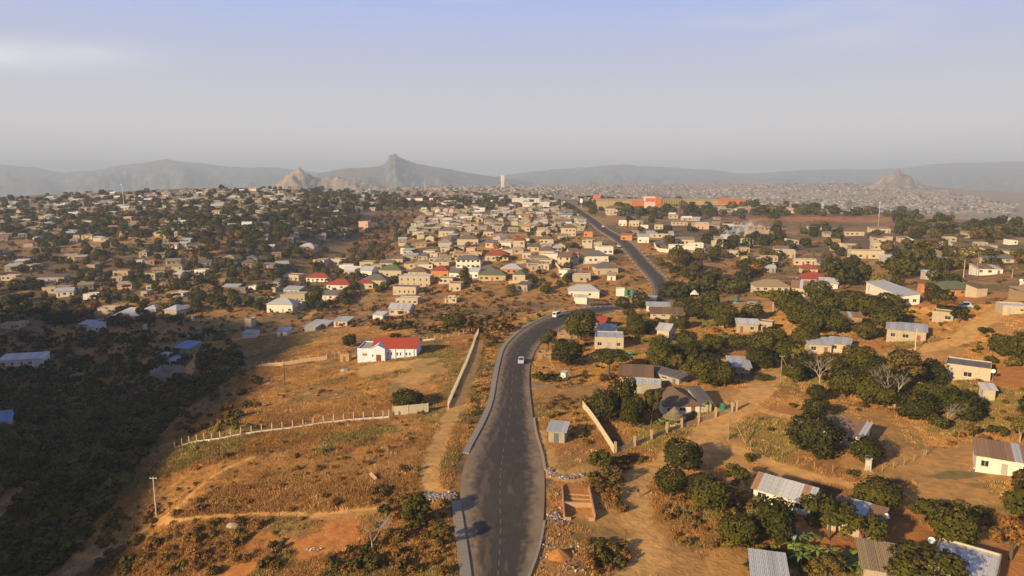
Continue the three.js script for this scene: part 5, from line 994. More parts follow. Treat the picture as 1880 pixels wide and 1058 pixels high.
// ---------------------------------------------------------------- the shopping hall, the water tower
{
  const [x, d, y] = spot(1250, 382), s = ppm(d, y), t = thing('shopping_hall', 'long low shopping hall with orange blocks and a finned facade on the skyline', 'building', x, y, d, 0);
  const m = (p) => (p - 1250) / s, put = (name, x0, x1, h, z, dep, mat, base = -3) => { const g = mesh(name, boxGeo(m(x1) - m(x0), h - base, dep), mat, t); g.position.set((m(x0) + m(x1)) / 2, (h + base) / 2, z - dep / 2); return g; };
  const orange = wallMat(.50, .17, .06), olive = wallMat(.32, .26, .10);
  put('main_wall', 1100, 1345, 9, -6, 44, wallMat(.42, .33, .18)); mesh('roof', boxGeo(m(1346) - m(1098), 1, 47, (m(1346) + m(1098)) / 2, 9.6, -29), grimeMat(.36, .32, .28), t);
  put('facade', 1213, 1250, 11, 2, 8, olive); for (let i = 0; i < 12; i++) { const f = mesh('fin', boxGeo(.5, 11, 1), wallMat(.44, .36, .16), t); f.position.set(m(1214.5 + i * 3.1), 5.5, 2.5); }
  put('corner_block', 1202, 1213, 13, 3, 12, orange); const sg = put('sign_block', 1183, 1202, 14, 3, 10, wallMat(.72, .55, .50)); mesh('sign_band', boxGeo(m(1201) - m(1184), 4.2, .3, 0, 4.4, 5.2), plainMat(.62, .10, .09), sg);
  put('brown_block', 1320, 1371, 10.5, -4, 24, orange, 3); put('brown_block_base', 1322, 1369, 3, -5, 22, wallMat(.16, .10, .06));
  put('long_wall', 1251, 1345, 5, 0, 5, wallMat(.40, .32, .16)); put('low_block', 1160, 1183, 9, 0, 10, orange);
  for (let i = 0; i < 14; i++) { const w = mesh('window', boxGeo(3.4, 2.2, .2), glassMat, t); w.position.set(m(1256 + i * 6.4), 2.2, .12); }
}
{
  const [x, d, y] = spot(1103, 378), t = thing('filling_station', 'filling station with a red and white sign block beside the far road', 'building', x, y, d, 0);
  mesh('canopy', boxGeo(26, 1.2, 12, 4, 5.5, 0), plainMat(.42, .36, .24), t); for (const k of [-7, 3, 15]) mesh('post', boxGeo(.6, 6, .6, k, 2, 0), plainMat(.5, .45, .4), t);
  mesh('shop', boxGeo(14, 10, 9, -3, 3.6, -12), wallMat(.58, .36, .22), t); mesh('sign_block', boxGeo(9, 5, 6, -4, 11, -11.5), plainMat(.62, .12, .10), t);
}
{
  const [x, d] = [-40, 2950], y = ground(x, d), t = thing('water_tower', 'white block water tower standing on the hazy skyline', 'tower', x, y, d, .2), H = EYE + (330.5 - 323) / FOCAL * d - y;
  mesh('shaft', boxGeo(12, H, 10, 0, H / 2 - 3, 0), wallMat(.80, .78, .76), t); mesh('tank', boxGeo(14, H * .5, 12, 0, H * .78, 0), wallMat(.84, .82, .80), t); mesh('cap', boxGeo(10, 2, 8, 0, H + 1, 0), wallMat(.8, .78, .76), t);
}
for (const [px0, px1, py, label] of [[935, 1010, 380, 'long white market hall left of the far road end'], [940, 990, 372, 'second long white hall behind the market hall'], [726, 800, 368, 'row of long white sheds beside the red earth cutting']]) houseAt(px0, px1, py, 4, -3, 12, label.includes('sheds') ? 'Mwn' : 'Gww', label, { style: 'many' });
houseAt(1026, 1050, 400, 5, -10, 9, 'Mcl', 'house with a clear blue roof beside the far road');

// ---------------------------------------------------------------- small built things
function tank(px, py, hpx, wpx, label, lift = 0, c = [.04, .17, .10]) {
  const [x, d, y] = spot(px, py), s = ppm(d, y), r = wpx / s / 2, h = hpx / s, t = thing('water_tank', label, 'water tank', x, y + lift, d, 0), m = plainMat(...c, .55);
  const pr = [[0, 0], [r, 0], [r, h * .1], [r * .97, h * .13], [r, h * .17], [r, h * .5], [r * .97, h * .53], [r, h * .57], [r, h * .82], [r * .8, h * .93], [r * .28, h * .97], [r * .28, h], [0, h]].map(([a, b]) => new THREE.Vector2(a, b));
  mesh('body', new THREE.LatheGeometry(pr, 18), m, t); mesh('lid', new THREE.CylinderGeometry(r * .26, r * .3, h * .06, 12).translate(0, h * 1.01, 0), m, t); mesh('stand', boxGeo(r * 2.3, .7, r * 2.3, 0, -.36, 0), grimeMat(.45, .4, .33), t);
}
tank(1327, 752, 12, 13, 'green plastic water tank behind the garden wall by the sandy street');
tank(1150, 544, 11, 8, 'left of two green water tanks beside the small white block', .4);
tank(1161, 544, 12, 9, 'right of two green water tanks beside the small white block', .4);
tank(1158, 654, 8, 9, 'teal water tank in the shade behind the flat topped tree', 0, [.05, .28, .22]);
tank(1352, 556, 9, 10, 'dark teal water tank in the dirt yard under the spreading tree', .3, [.03, .12, .13]);
tank(917, 452, 8, 6, 'turquoise water tank left of the white house in the dense quarter', .3, [.06, .30, .28]);
tank(734, 498, 7, 6, 'turquoise water tank beside the dark green hipped roof', .4, [.08, .34, .36]);
function privy(px, py, wpx, hpx, c, label, door = [.5, .46, .4]) {
  const [x, d, y] = spot(px, py), s = ppm(d, y), w = wpx / s * .8, h = hpx / s, t = thing('privy', label, 'outhouse', x, y, d, -32 * RAD);
  const g = [panel(w, -.6, [[w / 2, h], [-w / 2, h]], [[0, .05, w * .55, h * .8]], .1)]; g[0].translate(0, 0, w / 2);
  for (const a of [Math.PI / 2, Math.PI, -Math.PI / 2]) { const k = panel(w - (a === Math.PI ? 0 : .22), -.6, [[(w - (a === Math.PI ? 0 : .22)) / 2, h], [-(w - (a === Math.PI ? 0 : .22)) / 2, h]], [], .1); k.translate(0, 0, w / 2); k.rotateY(a); g.push(k); }
  mesh('wall', mergeGeometries(g), wallMat(...c), t); mesh('door', boxGeo(w * .54, h * .78, .05, 0, h * .42, w / 2 - .06), plainMat(...door), t); mesh('roof', slope(-w * .6, w * .6, w * .62, h + .02, -w * .62, h + .28, .05), tinMat(...ROOF.z), t); mesh('plinth', boxGeo(w * 1.3, .5, w * 1.3, 0, -.2, 0), grimeMat(.5, .45, .38), t);
}
privy(1594, 862, 13, 22, [.50, .47, .42], 'grey privy in front of the round dark tree');
privy(1453, 1010, 15, 28, [.20, .30, .06], 'bright green privy among the banana plants', [.16, .26, .05]);
privy(1036, 698, 12, 15, [.82, .80, .80], 'little white booth on the verge beside the road');
privy(1108, 499, 8, 9, [.78, .76, .74], 'little white kiosk in the yard of the grey hipped house');
privy(266, 607, 7, 10, [.56, .50, .40], 'tiny cream privy above the shaded valley');
privy(355, 590, 6, 10, [.50, .48, .28], 'tiny yellow privy below the left hillside');
privy(1314, 480, 6, 7, [.72, .66, .52], 'tiny white privy on the dry grass right of the far road');
privy(1380, 568, 16, 12, [.60, .54, .44], 'small pale shed under the airy yellow green tree');
function dish(px, py, label, up, dia = .9) {
  const [x, d, y] = spot(px, py), t = thing('satellite_dish', label, 'satellite dish', x, y, d, -.9);
  mesh('mast', new THREE.CylinderGeometry(.04, .05, up + .3, 6).translate(0, up / 2 - .15, 0), plainMat(.4, .4, .4, .5, .5), t);
  const pts = []; for (let i = 0; i <= 6; i++) pts.push(new THREE.Vector2(dia / 2 * i / 6, .16 * dia * (i / 6) ** 2)); const m = mesh('dish', new THREE.LatheGeometry(pts, 20), plainMat(.82, .82, .82, .5), t); m.rotation.x = 1.0; m.position.y = up; mesh('arm', limb([0, 0, 0], [0, dia * .5, .1], .02, .02, 5), plainMat(.5, .5, .5), m);
}
dish(1500, 944, 'white satellite dish at the end of the weathered tin roof', 3.0, .85); dish(1626, 978, 'white satellite dish at the end of the striped rusty roof', 2.6, .85);
dish(1708, 1022, 'white satellite dish on a post behind the flat concrete roof', 2.4, .95); dish(1822, 702, 'white satellite dish on the wall of the flat roofed beige house', 2.6, .95); dish(1726, 543, 'white satellite dish on the orange house', 3.2, 1); dish(1874, 528, 'white satellite dish at the right edge above the dirt road', 2.6, 1.1);
{ // thatched shelter
  const [x, d, y] = spot(1238, 780), t = thing('thatched_shelter', 'round shelter with a grey thatched cone roof in the walled garden', 'shelter', x, y, d, 0), thatch = grimeMat(.24, .19, .13), gs = [];
  const q = rng(5); for (let k = 0; k < 3; k++) { const g = new THREE.ConeGeometry(2.5 - k * .66, 1.15, 22, 3, true); const p = g.attributes.position; for (let i = 0; i < p.count; i++) { const f = 1 + (q() - .5) * .12; p.setX(i, p.getX(i) * f); p.setZ(i, p.getZ(i) * f); p.setY(i, p.getY(i) + (q() - .5) * .12); } g.translate(0, 2.3 + k * .62, 0); gs.push(g); }
  mesh('thatch', mergeGeometries(gs), thatch, t); for (let i = 0; i < 8; i++) { const a = i / 8 * 6.28; mesh('post', new THREE.CylinderGeometry(.07, .08, 2.6, 6).translate(Math.cos(a) * 1.9, 1, Math.sin(a) * 1.9), woodPole, t); }
  mesh('half_wall', new THREE.CylinderGeometry(1.8, 1.8, 1.3, 20, 1, true).translate(0, .3, 0), wallMat(.55, .46, .34), t);
}
{ // second, far one
  const [x, d, y] = spot(1531, 460), t = thing('thatched_shelter', 'grey thatched cone roof among the upper right trees', 'shelter', x, y, d, 0); mesh('thatch', new THREE.ConeGeometry(3.6, 2.6, 16).translate(0, 3.6, 0), grimeMat(.34, .31, .28), t); mesh('wall', new THREE.CylinderGeometry(2.7, 2.7, 3.2, 16).translate(0, .9, 0), wallMat(.36, .26, .16), t);
}
{ // white tent
  const [x, d, y] = spot(1275, 548), t = thing('tent', 'white peaked tent between the dark trees', 'tent', x, y, d, .5); mesh('canopy', new THREE.ConeGeometry(2.9, 2.2, 4).translate(0, 3.3, 0), plainMat(.75, .75, .76), t); for (const [a, b] of [[0, 2.6], [0, -2.6], [2.6, 0], [-2.6, 0]]) mesh('pole', new THREE.CylinderGeometry(.05, .05, 2.5, 6).translate(a, 1.1, b), plainMat(.5, .5, .5), t);
}
{ // solar panel on the striped roof
  const [x, d, y] = spot(1463, 528), t = thing('solar_panel', 'dark blue solar panel propped above the red striped roof', 'solar panel', x, y + 3.3, d + 1.5, -.4), m = mesh('panel', boxGeo(4.2, .08, 3), plainMat(.03, .045, .12, .2), t); m.rotation.x = .45; for (const k of [-1.4, 0, 1.4]) mesh('frame', boxGeo(.06, .1, 3.04, k, .02, 0), plainMat(.6, .6, .62, .4), m); mesh('leg', boxGeo(3.4, .12, .12, 0, -.4, -.9), plainMat(.4, .4, .4), t);
}
{ // building trench: low walls of an unfinished foundation
  const cor = [[1032, 893], [1081, 897], [1092, 957], [1036, 955]].map(([a, b]) => spot(a, b)), o = cor[0], t = thing('foundation', 'low roofless foundation walls with a crossbeam on the orange verge', 'foundation', o[0], o[2], o[1], 0), m = grimeMat(.48, .30, .17), Q = cor.map((c) => [c[0] - o[0], c[2] - o[2], -(c[1] - o[1])]);
  const wallSeg = (a, b, h, th = .22, name = 'wall') => { const L = Math.hypot(b[0] - a[0], b[2] - a[2]), g = mesh(name, boxGeo(L, h + .5, th), m, t); g.position.set((a[0] + b[0]) / 2, (a[1] + b[1]) / 2 + (h - .5) / 2, (a[2] + b[2]) / 2); g.rotation.y = -Math.atan2(b[2] - a[2], b[0] - a[0]); };
  const mid = (a, b, k) => a.map((v, i) => lerp(v, b[i], k));
  wallSeg(Q[0], Q[3], .75); wallSeg(Q[1], Q[2], .95); const a1 = mid(Q[0], Q[3], .62), b1 = mid(Q[1], Q[2], .6); wallSeg(a1, b1, .8, .3, 'crossbeam'); wallSeg(mid(Q[0], Q[3], .25), mid(Q[1], Q[2], .25), .15, .12, 'batten'); wallSeg(mid(Q[0], Q[3], .38), mid(Q[1], Q[2], .38), .15, .12, 'batten'); wallSeg(Q[3], mid(Q[3], Q[2], .22), .5); wallSeg(mid(Q[3], Q[2], .8), Q[2], .6);
}
{ // heap of earth
  const [x, d, y] = spot(1026, 1022), g = new THREE.SphereGeometry(1, 28, 14, 0, 6.2832, 0, Math.PI / 2), p = g.attributes.position;
  for (let i = 0; i < p.count; i++) { const r = Math.hypot(p.getX(i), p.getZ(i)), a = fbm(p.getX(i) * 2 + 9, p.getZ(i) * 2 + 9, 3); p.setXYZ(i, p.getX(i) * (1.7 + a * .4), Math.pow(Math.max(0, 1 - r), .8) * 1.5 * (.8 + a * .4) - .12, p.getZ(i) * (1.3 + a * .4)); }
  g.computeVertexNormals(); const m = mesh('earth_heap', g, new THREE.MeshStandardMaterial({ color: col(.50, .22, .055), map: grimeTex, bumpMap: soilBump, bumpScale: .15, roughness: 1 })); m.position.set(x, y, -d); tag(m, 'conical heap of orange earth on the verge near the bottom edge', 'earth heap');
}
{ // fallen slab in the grass
  const [x, d, y] = spot(687, 880), m = mesh('concrete_slab', boxGeo(.5, .9, 2.6), grimeMat(.48, .36, .22)); m.position.set(x, y + .3, -d); m.rotation.set(.05, .6, .5); tag(m, 'tilted concrete slab lying in the orange grass', 'slab');
}
for (const [px, py, s, label] of [[632, 612 + 70, .9, 'pale boulder in the grass of the church yard'], [428, 968, .8, 'brown stump of earth beside the footpath']]) { const [x, d, y] = spot(px, py), g = new THREE.IcosahedronGeometry(s, 2), p = g.attributes.position; for (let i = 0; i < p.count; i++) { const f = .75 + .5 * vn(p.getX(i) * 2 + 30, p.getZ(i) * 2 + p.getY(i) + 30); p.setXYZ(i, p.getX(i) * f * 1.4, p.getY(i) * f * .7, p.getZ(i) * f); } g.computeVertexNormals(); const m = mesh('boulder', g, grimeMat(.42, .34, .24)); m.position.set(x, y + s * .2, -d); tag(m, label, 'boulder'); }

// ---------------------------------------------------------------- vehicles
function roadWay(px, py) { const [x, d] = spot(px, py); let b = 0, bq = 1e9; for (let i = 1; i < NR; i++) { const q = (RC[i][0] - x) ** 2 + (RC[i][1] - d) ** 2; if (q < bq) { bq = q; b = i; } } return [x, d, RE[b] + .1, Math.atan2(RC[b + 1][0] - RC[b - 1][0], RC[b + 1][1] - RC[b - 1][1])]; }
const tyreMat = plainMat(.02, .02, .02, .9), rimMat = plainMat(.4, .4, .42, .35, .8), lampMat = plainMat(.75, .75, .72, .2), tailMat = plainMat(.4, .03, .02, .3), carGlass = new THREE.MeshStandardMaterial({ color: col(.02, .024, .03), roughness: .08 });
function ext(pts, width, bevel) { const s = new THREE.Shape(); s.moveTo(...pts[0]); for (const p of pts.slice(1)) s.lineTo(...p); s.closePath(); const g = new THREE.ExtrudeGeometry(s, { depth: width - 2 * bevel, bevelEnabled: true, bevelSize: bevel, bevelThickness: bevel, bevelSegments: 2, curveSegments: 1 }); g.translate(0, 0, -width / 2 + bevel); return g; }
// side profiles run along x, nose at +x; built nose towards +x
const CARS = {
  car: { L: 4.2, W: 1.68, body: [[-2.02, .32], [-2.05, .7], [-1.95, .92], [-1.2, .98], [.95, .96], [1.75, .82], [2.0, .68], [2.02, .32]], cabin: [[-1.5, .94], [-1.05, 1.40], [.15, 1.42], [.98, .94]], wheel: [-1.28, 1.3, .31] },
  minibus: { L: 4.8, W: 1.75, body: [[-2.35, .35], [-2.38, 1.0], [1.9, 1.05], [2.3, .9], [2.36, .4]], cabin: [[-2.34, 1.0], [-2.2, 1.95], [-1.9, 2.02], [1.0, 2.02], [1.35, 1.92], [1.92, 1.05]], wheel: [-1.5, 1.55, .34] },
  pickup: { L: 4.9, W: 1.75, body: [[-2.4, .42], [-2.42, 1.0], [1.2, 1.02], [2.2, .92], [2.38, .7], [2.38, .42]], cabin: [[-.6, 1.0], [-.45, 1.6], [.55, 1.62], [1.2, 1.0]], wheel: [-1.5, 1.5, .38] },
  truck: { L: 8.2, W: 2.4, body: [[-4, .7], [-4, 3.1], [1.9, 3.1], [1.9, .7]], cabin: [[2.0, .6], [2.0, 2.7], [3.3, 2.7], [3.85, 1.5], [3.9, .6]], wheel: [-2.6, 2.9, .5] },
};
function vehicle(kind, px, py, heading, paint, label, cat, group, off) {
  let [x, d, y, a] = off ?? roadWay(px, py); const C = CARS[kind], t = thing(kind === 'car' ? 'car' : kind, label, cat, x, y, d, 0, group), m = plainMat(...paint, .3, .15);
  t.rotation.y = Math.PI / 2 - a + (heading < 0 ? Math.PI : 0);   // +x of the model turned along the road
  mesh('body', ext(C.body, C.W, .09), m, t);
  const cb = mesh(kind === 'truck' ? 'cab' : 'cabin', ext(C.cabin, C.W - (kind === 'truck' ? .1 : .16), .08), m, t), P = C.cabin, W = C.W;
  const lay = (name, A, B, w, inset) => { const L = Math.hypot(B[0] - A[0], B[1] - A[1]), g = mesh(name, boxGeo(L * .8, .02, w), carGlass, cb), k = Math.atan2(B[1] - A[1], B[0] - A[0]), nx = Math.sin(k), ny = -Math.cos(k); const s = inset; g.position.set((A[0] + B[0]) / 2 + nx * s, (A[1] + B[1]) / 2 + ny * s, 0); g.rotation.z = k; };
  const n = P.length, last = P[n - 1], before = P[n - 2];
  lay('windscreen', before, last, W * .74, kind === 'truck' ? -.085 : -.085);
  lay('rear_window', P[0], P[1], W * .70, -.085);
  const x0 = P[1][0] + .15, x1 = before[0] - .1, yb = P[0][1] + .1, yt = Math.max(...P.map((p) => p[1])) - .08;
  for (const s of [-1, 1]) { const g = mesh('side_window', boxGeo(x1 - x0, yt - yb, .02), carGlass, cb); g.position.set((x0 + x1) / 2, (yb + yt) / 2, s * (W / 2 - (kind === 'truck' ? .045 : .075))); }
  const [wr, wf, r] = C.wheel; for (const wx of [wr, wf]) for (const s of [-1, 1]) { const w = mesh('wheel', new THREE.CylinderGeometry(r, r, .22, 16).rotateX(Math.PI / 2), tyreMat, t); w.position.set(wx, r, s * (W / 2 - .1)); mesh('rim', new THREE.CylinderGeometry(r * .6, r * .6, .24, 12).rotateX(Math.PI / 2), rimMat, w); }
  const nose = Math.max(...C.body.map((p) => p[0]), ...(kind === 'truck' ? C.cabin.map((p) => p[0]) : [])) + .09, tail = Math.min(...C.body.map((p) => p[0])) - .09;
  for (const s of [-1, 1]) { mesh('headlight', boxGeo(.06, .16, .34, nose - .01, kind === 'truck' ? 1.0 : .68, s * W * .34), lampMat, t); mesh('tail_light', boxGeo(.05, .2, .2, tail + .01, .8, s * W * .40), tailMat, t); }
  mesh('bumper', boxGeo(.1, .16, W * .9, nose, .42, 0), plainMat(.12, .12, .13), t); return t;
}
vehicle('car', 957, 668, -1, [.55, .57, .62], 'silver car driving down the near road', 'car');
vehicle('minibus', 1023, 583, 1, [.78, .77, .75], 'white minibus taking the road bend', 'minibus');
vehicle('pickup', 1136, 455, -1, [.74, .72, .68], 'white pickup on the steep far road', 'pickup');
vehicle('car', 1107, 418, 1, [.78, .76, .72], 'white car higher up the far road', 'car');
vehicle('car', 1128, 448, 1, [.10, .12, .20], 'dark blue car beside the white pickup on the far road', 'car');
vehicle('truck', 1044, 382, 1, [.10, .13, .20], 'dark truck near the top of the far road', 'truck');
vehicle('truck', 1036, 374, -1, [.62, .60, .58], 'pale truck at the crest of the far road', 'truck');
vehicle('car', 1052, 389, -1, [.5, .1, .08], 'dark red car below the crest of the far road', 'car');
vehicle('car', 1060, 397, 1, [.6, .6, .6], 'grey car below the crest of the far road', 'car');
vehicle('pickup', 0, 0, 1, [.72, .71, .70], 'white pickup parked by the white cube hut at the road bend', 'pickup', undefined, (() => { const s = spot(1082, 557); return [s[0], s[1], s[2] + .05, 1.2]; })());
vehicle('minibus', 0, 0, 1, [.42, .60, .66], 'pale blue van parked below the orange house', 'van', undefined, (() => { const s = spot(1770, 566); return [s[0], s[1], s[2] + .05, 1.9]; })());
{ // trailer heaped with logs beside the bend
  const s = spot(1094, 561), t = thing('log_trailer', 'low trailer heaped with brown logs beside the road bend', 'trailer', s[0], s[2], s[1], .35), m = plainMat(.20, .12, .08);
  mesh('bed', boxGeo(8, .25, 2.2, 0, .9, 0), plainMat(.14, .11, .1), t); for (const k of [-3, -2, 2.6]) for (const z of [-.9, .9]) mesh('wheel', new THREE.CylinderGeometry(.42, .42, .25, 14).rotateX(Math.PI / 2).translate(k, .42, z), tyreMat, t);
  for (let i = 0; i < 9; i++) mesh('log', new THREE.CylinderGeometry(.18, .22, 6.8, 8).rotateZ(Math.PI / 2).translate((i % 3) * .3 - .3, 1.2 + Math.floor(i / 3) * .34, (i % 3 - 1) * .62 + (Math.floor(i / 3) % 2) * .2), m, t);
}
// ---------------------------------------------------------------- a person on the sandy track

{
  const [x, d, y] = spot(1171, 914), N = 72, mc = new MarchingCubes(N, new THREE.MeshBasicMaterial(), false, false, 200000);
  // joints in metres, walking away from the viewer: [a, b, ra, rb]
  const J = { hipL: [-.1, .92, 0], hipR: [.1, .92, 0], kneeL: [-.11, .50, -.16], kneeR: [.11, .48, .02], ankL: [-.1, .10, -.12], ankR: [.1, .14, .28], toeL: [-.11, .04, -.30], toeR: [.11, .03, .20], pel: [0, .96, 0], chest: [0, 1.28, -.02], neck: [0, 1.46, -.02], head: [0, 1.60, -.04], shL: [-.19, 1.40, -.01], shR: [.19, 1.40, -.01], elL: [-.25, 1.14, .1], elR: [.25, 1.14, -.12], haL: [-.23, .90, .02], haR: [.22, .94, -.28] };
  const B = [['pel', 'chest', .145, .16], ['chest', 'neck', .13, .065], ['neck', 'head', .055, .07], ['head', 'head', .105, .105], ['shL', 'shR', .08, .08], ['hipL', 'kneeL', .095, .062], ['hipR', 'kneeR', .095, .062], ['kneeL', 'ankL', .06, .04], ['kneeR', 'ankR', .06, .04], ['ankL', 'toeL', .045, .035], ['ankR', 'toeR', .045, .035], ['shL', 'elL', .055, .042], ['shR', 'elR', .055, .042], ['elL', 'haL', .042, .034], ['elR', 'haR', .042, .034], ['hipL', 'hipR', .12, .12]];
  const S = 1.8, toM = (i) => (i / N * 2 - 1) * .95;
  for (let k = 0; k < N; k++) for (let j = 0; j < N; j++) for (let i = 0; i < N; i++) {
    const px = toM(i), py = toM(j) + .88, pz = toM(k); let f = 1e9;
    for (const [a, b, ra, rb] of B) { const A = J[a], C = J[b], vx = C[0] - A[0], vy = C[1] - A[1], vz = C[2] - A[2], l2 = vx * vx + vy * vy + vz * vz, h = l2 ? clamp(((px - A[0]) * vx + (py - A[1]) * vy + (pz - A[2]) * vz) / l2) : 0, dd = Math.hypot(px - A[0] - h * vx, py - A[1] - h * vy, pz - A[2] - h * vz) - lerp(ra, rb, h), kk = .035, m = clamp(.5 + .5 * (dd - f) / kk); f = f > 1e8 ? dd : lerp(dd, f, m) - kk * m * (1 - m); }
    mc.field[i + j * N + k * N * N] = -f;
  }
  mc.isolation = 0; mc.update(); const c = mc.count, pos = new Float32Array(c * 3), nor = new Float32Array(c * 3), cl = new Float32Array(c * 3);
  for (let i = 0; i < c; i++) { for (let k = 0; k < 3; k++) { pos[i * 3 + k] = mc.positionArray[i * 3 + k] * .95 + (k === 1 ? .88 : 0); nor[i * 3 + k] = mc.normalArray[i * 3 + k]; } const yy = pos[i * 3 + 1], xx = Math.abs(pos[i * 3]), cc = yy > 1.63 || (yy > 1.5 && pos[i * 3 + 2] > -.03) ? [.012, .01, .009] : yy > 1.47 ? [.12, .06, .035] : yy > .96 ? (xx > .21 && yy < 1.2 ? [.12, .06, .035] : [.03, .028, .035]) : yy > .12 ? [.30, .26, .22] : [.05, .04, .04]; cl.set(cc, i * 3); }
  const g = new THREE.BufferGeometry(); g.setAttribute('position', new THREE.BufferAttribute(pos, 3)); g.setAttribute('normal', new THREE.BufferAttribute(nor, 3)); g.setAttribute('color', new THREE.BufferAttribute(cl, 3));
  const m = mesh('person', g, new THREE.MeshStandardMaterial({ vertexColors: true, roughness: .9 })); m.position.set(x, y, -d); m.rotation.y = -.2; tag(m, 'person in a dark top and pale trousers walking up the sandy track', 'person');
}
// ---------------------------------------------------------------- banana plants and palms
const bananaLeaf = (() => { const pos = [], idx = [], uv = []; for (let i = 0; i <= 8; i++) { const t = i / 8, w = .42 * Math.sin(Math.PI * Math.min(1, t * .92 + .08)) + .01, z = t * 1.7, yy = t * 1.5 - t * t * 1.5; for (const k of [-1, 0, 1]) { pos.push(k * w * .5, yy - Math.abs(k) * .08, z); uv.push(k, t); } if (i) { const o = i * 3; idx.push(o - 3, o - 2, o, o - 2, o + 1, o, o - 2, o - 1, o + 1, o - 1, o + 2, o + 1); } } const g = new THREE.BufferGeometry(); g.setAttribute('position', new THREE.Float32BufferAttribute(pos, 3)); g.setAttribute('uv', new THREE.Float32BufferAttribute(uv, 2)); g.setIndex(idx); g.computeVertexNormals(); return g; })();
const bananaMats = [[.10, .16, .02], [.14, .20, .025], [.20, .22, .04]].map((c) => new THREE.MeshStandardMaterial({ color: col(...c), roughness: .6, side: THREE.DoubleSide }));
function frondPlant(px, py, h, n, len, label, name, cat, group) {
  const [x, d, y] = spot(px, py), t = thing(name, label, cat, x, y, d, R() * 6, group); mesh('stem', limb([0, -.2, 0], [.05, h, .03], h > 3 ? .2 : .14, .09, 8), h > 3 ? greyBark : plainMat(.20, .19, .08), t);
  for (let i = 0; i < n; i++) { const m = mesh('leaf', bananaLeaf, bananaMats[i % 3], t), s = len * rr(.8, 1.15); m.scale.set(s * (h > 3 ? .8 : 1), s * rr(.5, 1.3), s); m.position.set(.04, h - .1, .03); m.rotation.y = i / n * 6.28 + rr(-.3, .3); }
}
for (const [px, py] of [[1466, 1006], [1478, 1022], [1488, 1000], [1500, 1030], [1512, 1048], [1530, 1038], [1548, 1056], [1562, 1040], [1576, 1056], [1470, 1040], [1458, 1024], [1600, 1052]]) frondPlant(px, py, rr(1.2, 2), 8, rr(.95, 1.3), 'banana plant with arching pale leaves in the plot below the green privy', 'banana_plant', 'banana plant', 'banana plants below the green privy');
for (const [px, py] of [[1222, 778], [1232, 784], [1212, 782]]) frondPlant(px, py, .9, 9, 1.0, 'small palm with arching leaves beside the thatched shelter', 'garden_palm', 'palm', 'palms by the thatched shelter');
for (const [px, py] of [[1290, 598], [1302, 602]]) frondPlant(px, py, 1.6, 9, 1.4, 'banana clump between the grey gabled house and the beige hut pair', 'banana_plant', 'banana plant', 'bananas by the grey gabled house');
frondPlant(1858, 512, 4.2, 14, 1.7, 'palm tree in front of the white cottage with a rusty roof', 'palm_tree', 'palm'); frondPlant(1082, 424, 5, 12, 1.8, 'palm tree beside the far road near the large brown roof', 'palm_tree', 'palm'); frondPlant(1300, 757, 2.2, 10, 1.1, 'young palm beside the dark roofed wing of the brown hipped house', 'palm_tree', 'palm');

// ---------------------------------------------------------------- everything that fills the hillsides
function seen(x, d, y) { const dx = x, dy = y - EYE, dep = d * Math.cos(PITCH) - dy * Math.sin(PITCH), up = dy * Math.cos(PITCH) + d * Math.sin(PITCH); return [940 + FOCAL * dx / dep, 529 - FOCAL * up / dep, dep]; }
const clearOf = (list, x, d, r) => { for (const [a, b, c] of list) if ((a - x) ** 2 + (b - d) ** 2 < (c + r) ** 2) return false; return true; };
const offRoad = (x, d, m) => x < -60 || x > 170 || d > 1320 || roadNear(x, d)[0] > m;
function sample(x0, x1, y0, y1, n, ok, tries = 14) { const out = []; for (let k = 0; k < n * tries && out.length < n; k++) { const px = rr(x0, x1), py = rr(y0, y1), s = spot(px, py); if (s[1] < 6400 && ok(s, px, py)) out.push([...s, px, py]); } return out; }
// houses: the large ones singly, the rest as one mass
const lot = [];   // [x, d, y, px, py, zone]
const HF = [];
function settle(x0, x1, y0, y1, n, gap, zone, keep = () => true) { for (const s of sample(x0, x1, y0, y1, n, (s, px, py) => keep(px, py) && offRoad(s[0], s[1], 7) && clearOf(FOOT, s[0], s[1], gap * .75) && clearOf(TREES, s[0], s[1], gap * .4) && clearOf(HF, s[0], s[1], gap))) { HF.push([s[0], s[1], gap * .55]); lot.push([...s, zone]); } }
const ridge = (px) => px < 220 ? lerp(366, 353, px / 220) : px < 450 ? lerp(353, 346, (px - 220) / 230) : 347;
const ravine = (px, py) => Math.abs(px - lerp(735, 610, clamp((py - 395) / 150))) > 40;
settle(0, 560, 440, 545, 58, 8, 'left', (px, py) => ravine(px, py)); settle(0, 640, 385, 440, 190, 7.5, 'left', ravine); settle(0, 640, 348, 390, 380, 7.5, 'left', (px, py) => py > ridge(px) + 2);
settle(690, 1060, 420, 500, 80, 7, 'quarter', ravine); settle(700, 1070, 385, 425, 200, 7, 'quarter', ravine); settle(620, 1030, 347, 388, 340, 8.5, 'plain', ravine);
settle(1110, 1420, 392, 470, 26, 9, 'slope'); settle(1420, 1870, 420, 480, 26, 9, 'slope'); settle(1040, 1420, 338, 365, 420, 12, 'town'); settle(1300, 1870, 330, 392, 1150, 12, 'town', (px, py) => py > 336 + Math.max(0, px - 1660) * .19); settle(560, 1040, 335, 349, 260, 12, 'town');
settle(1885, 2080, 425, 640, 22, 9, 'slope'); settle(-200, -5, 400, 560, 30, 9, 'left');
lot.sort((a, b) => ppm(b[1], b[2]) - ppm(a[1], a[2]));
const SINGLE = 116, WALLS = 'cccbbbbbwygptgt', ROOFS = 'ztttbbnkkuzw';
const PLACE = { left: 'on the left hillside', quarter: 'in the dense quarter', plain: 'on the hazy plain', slope: 'right of the far road', town: 'in the hazy far town' };
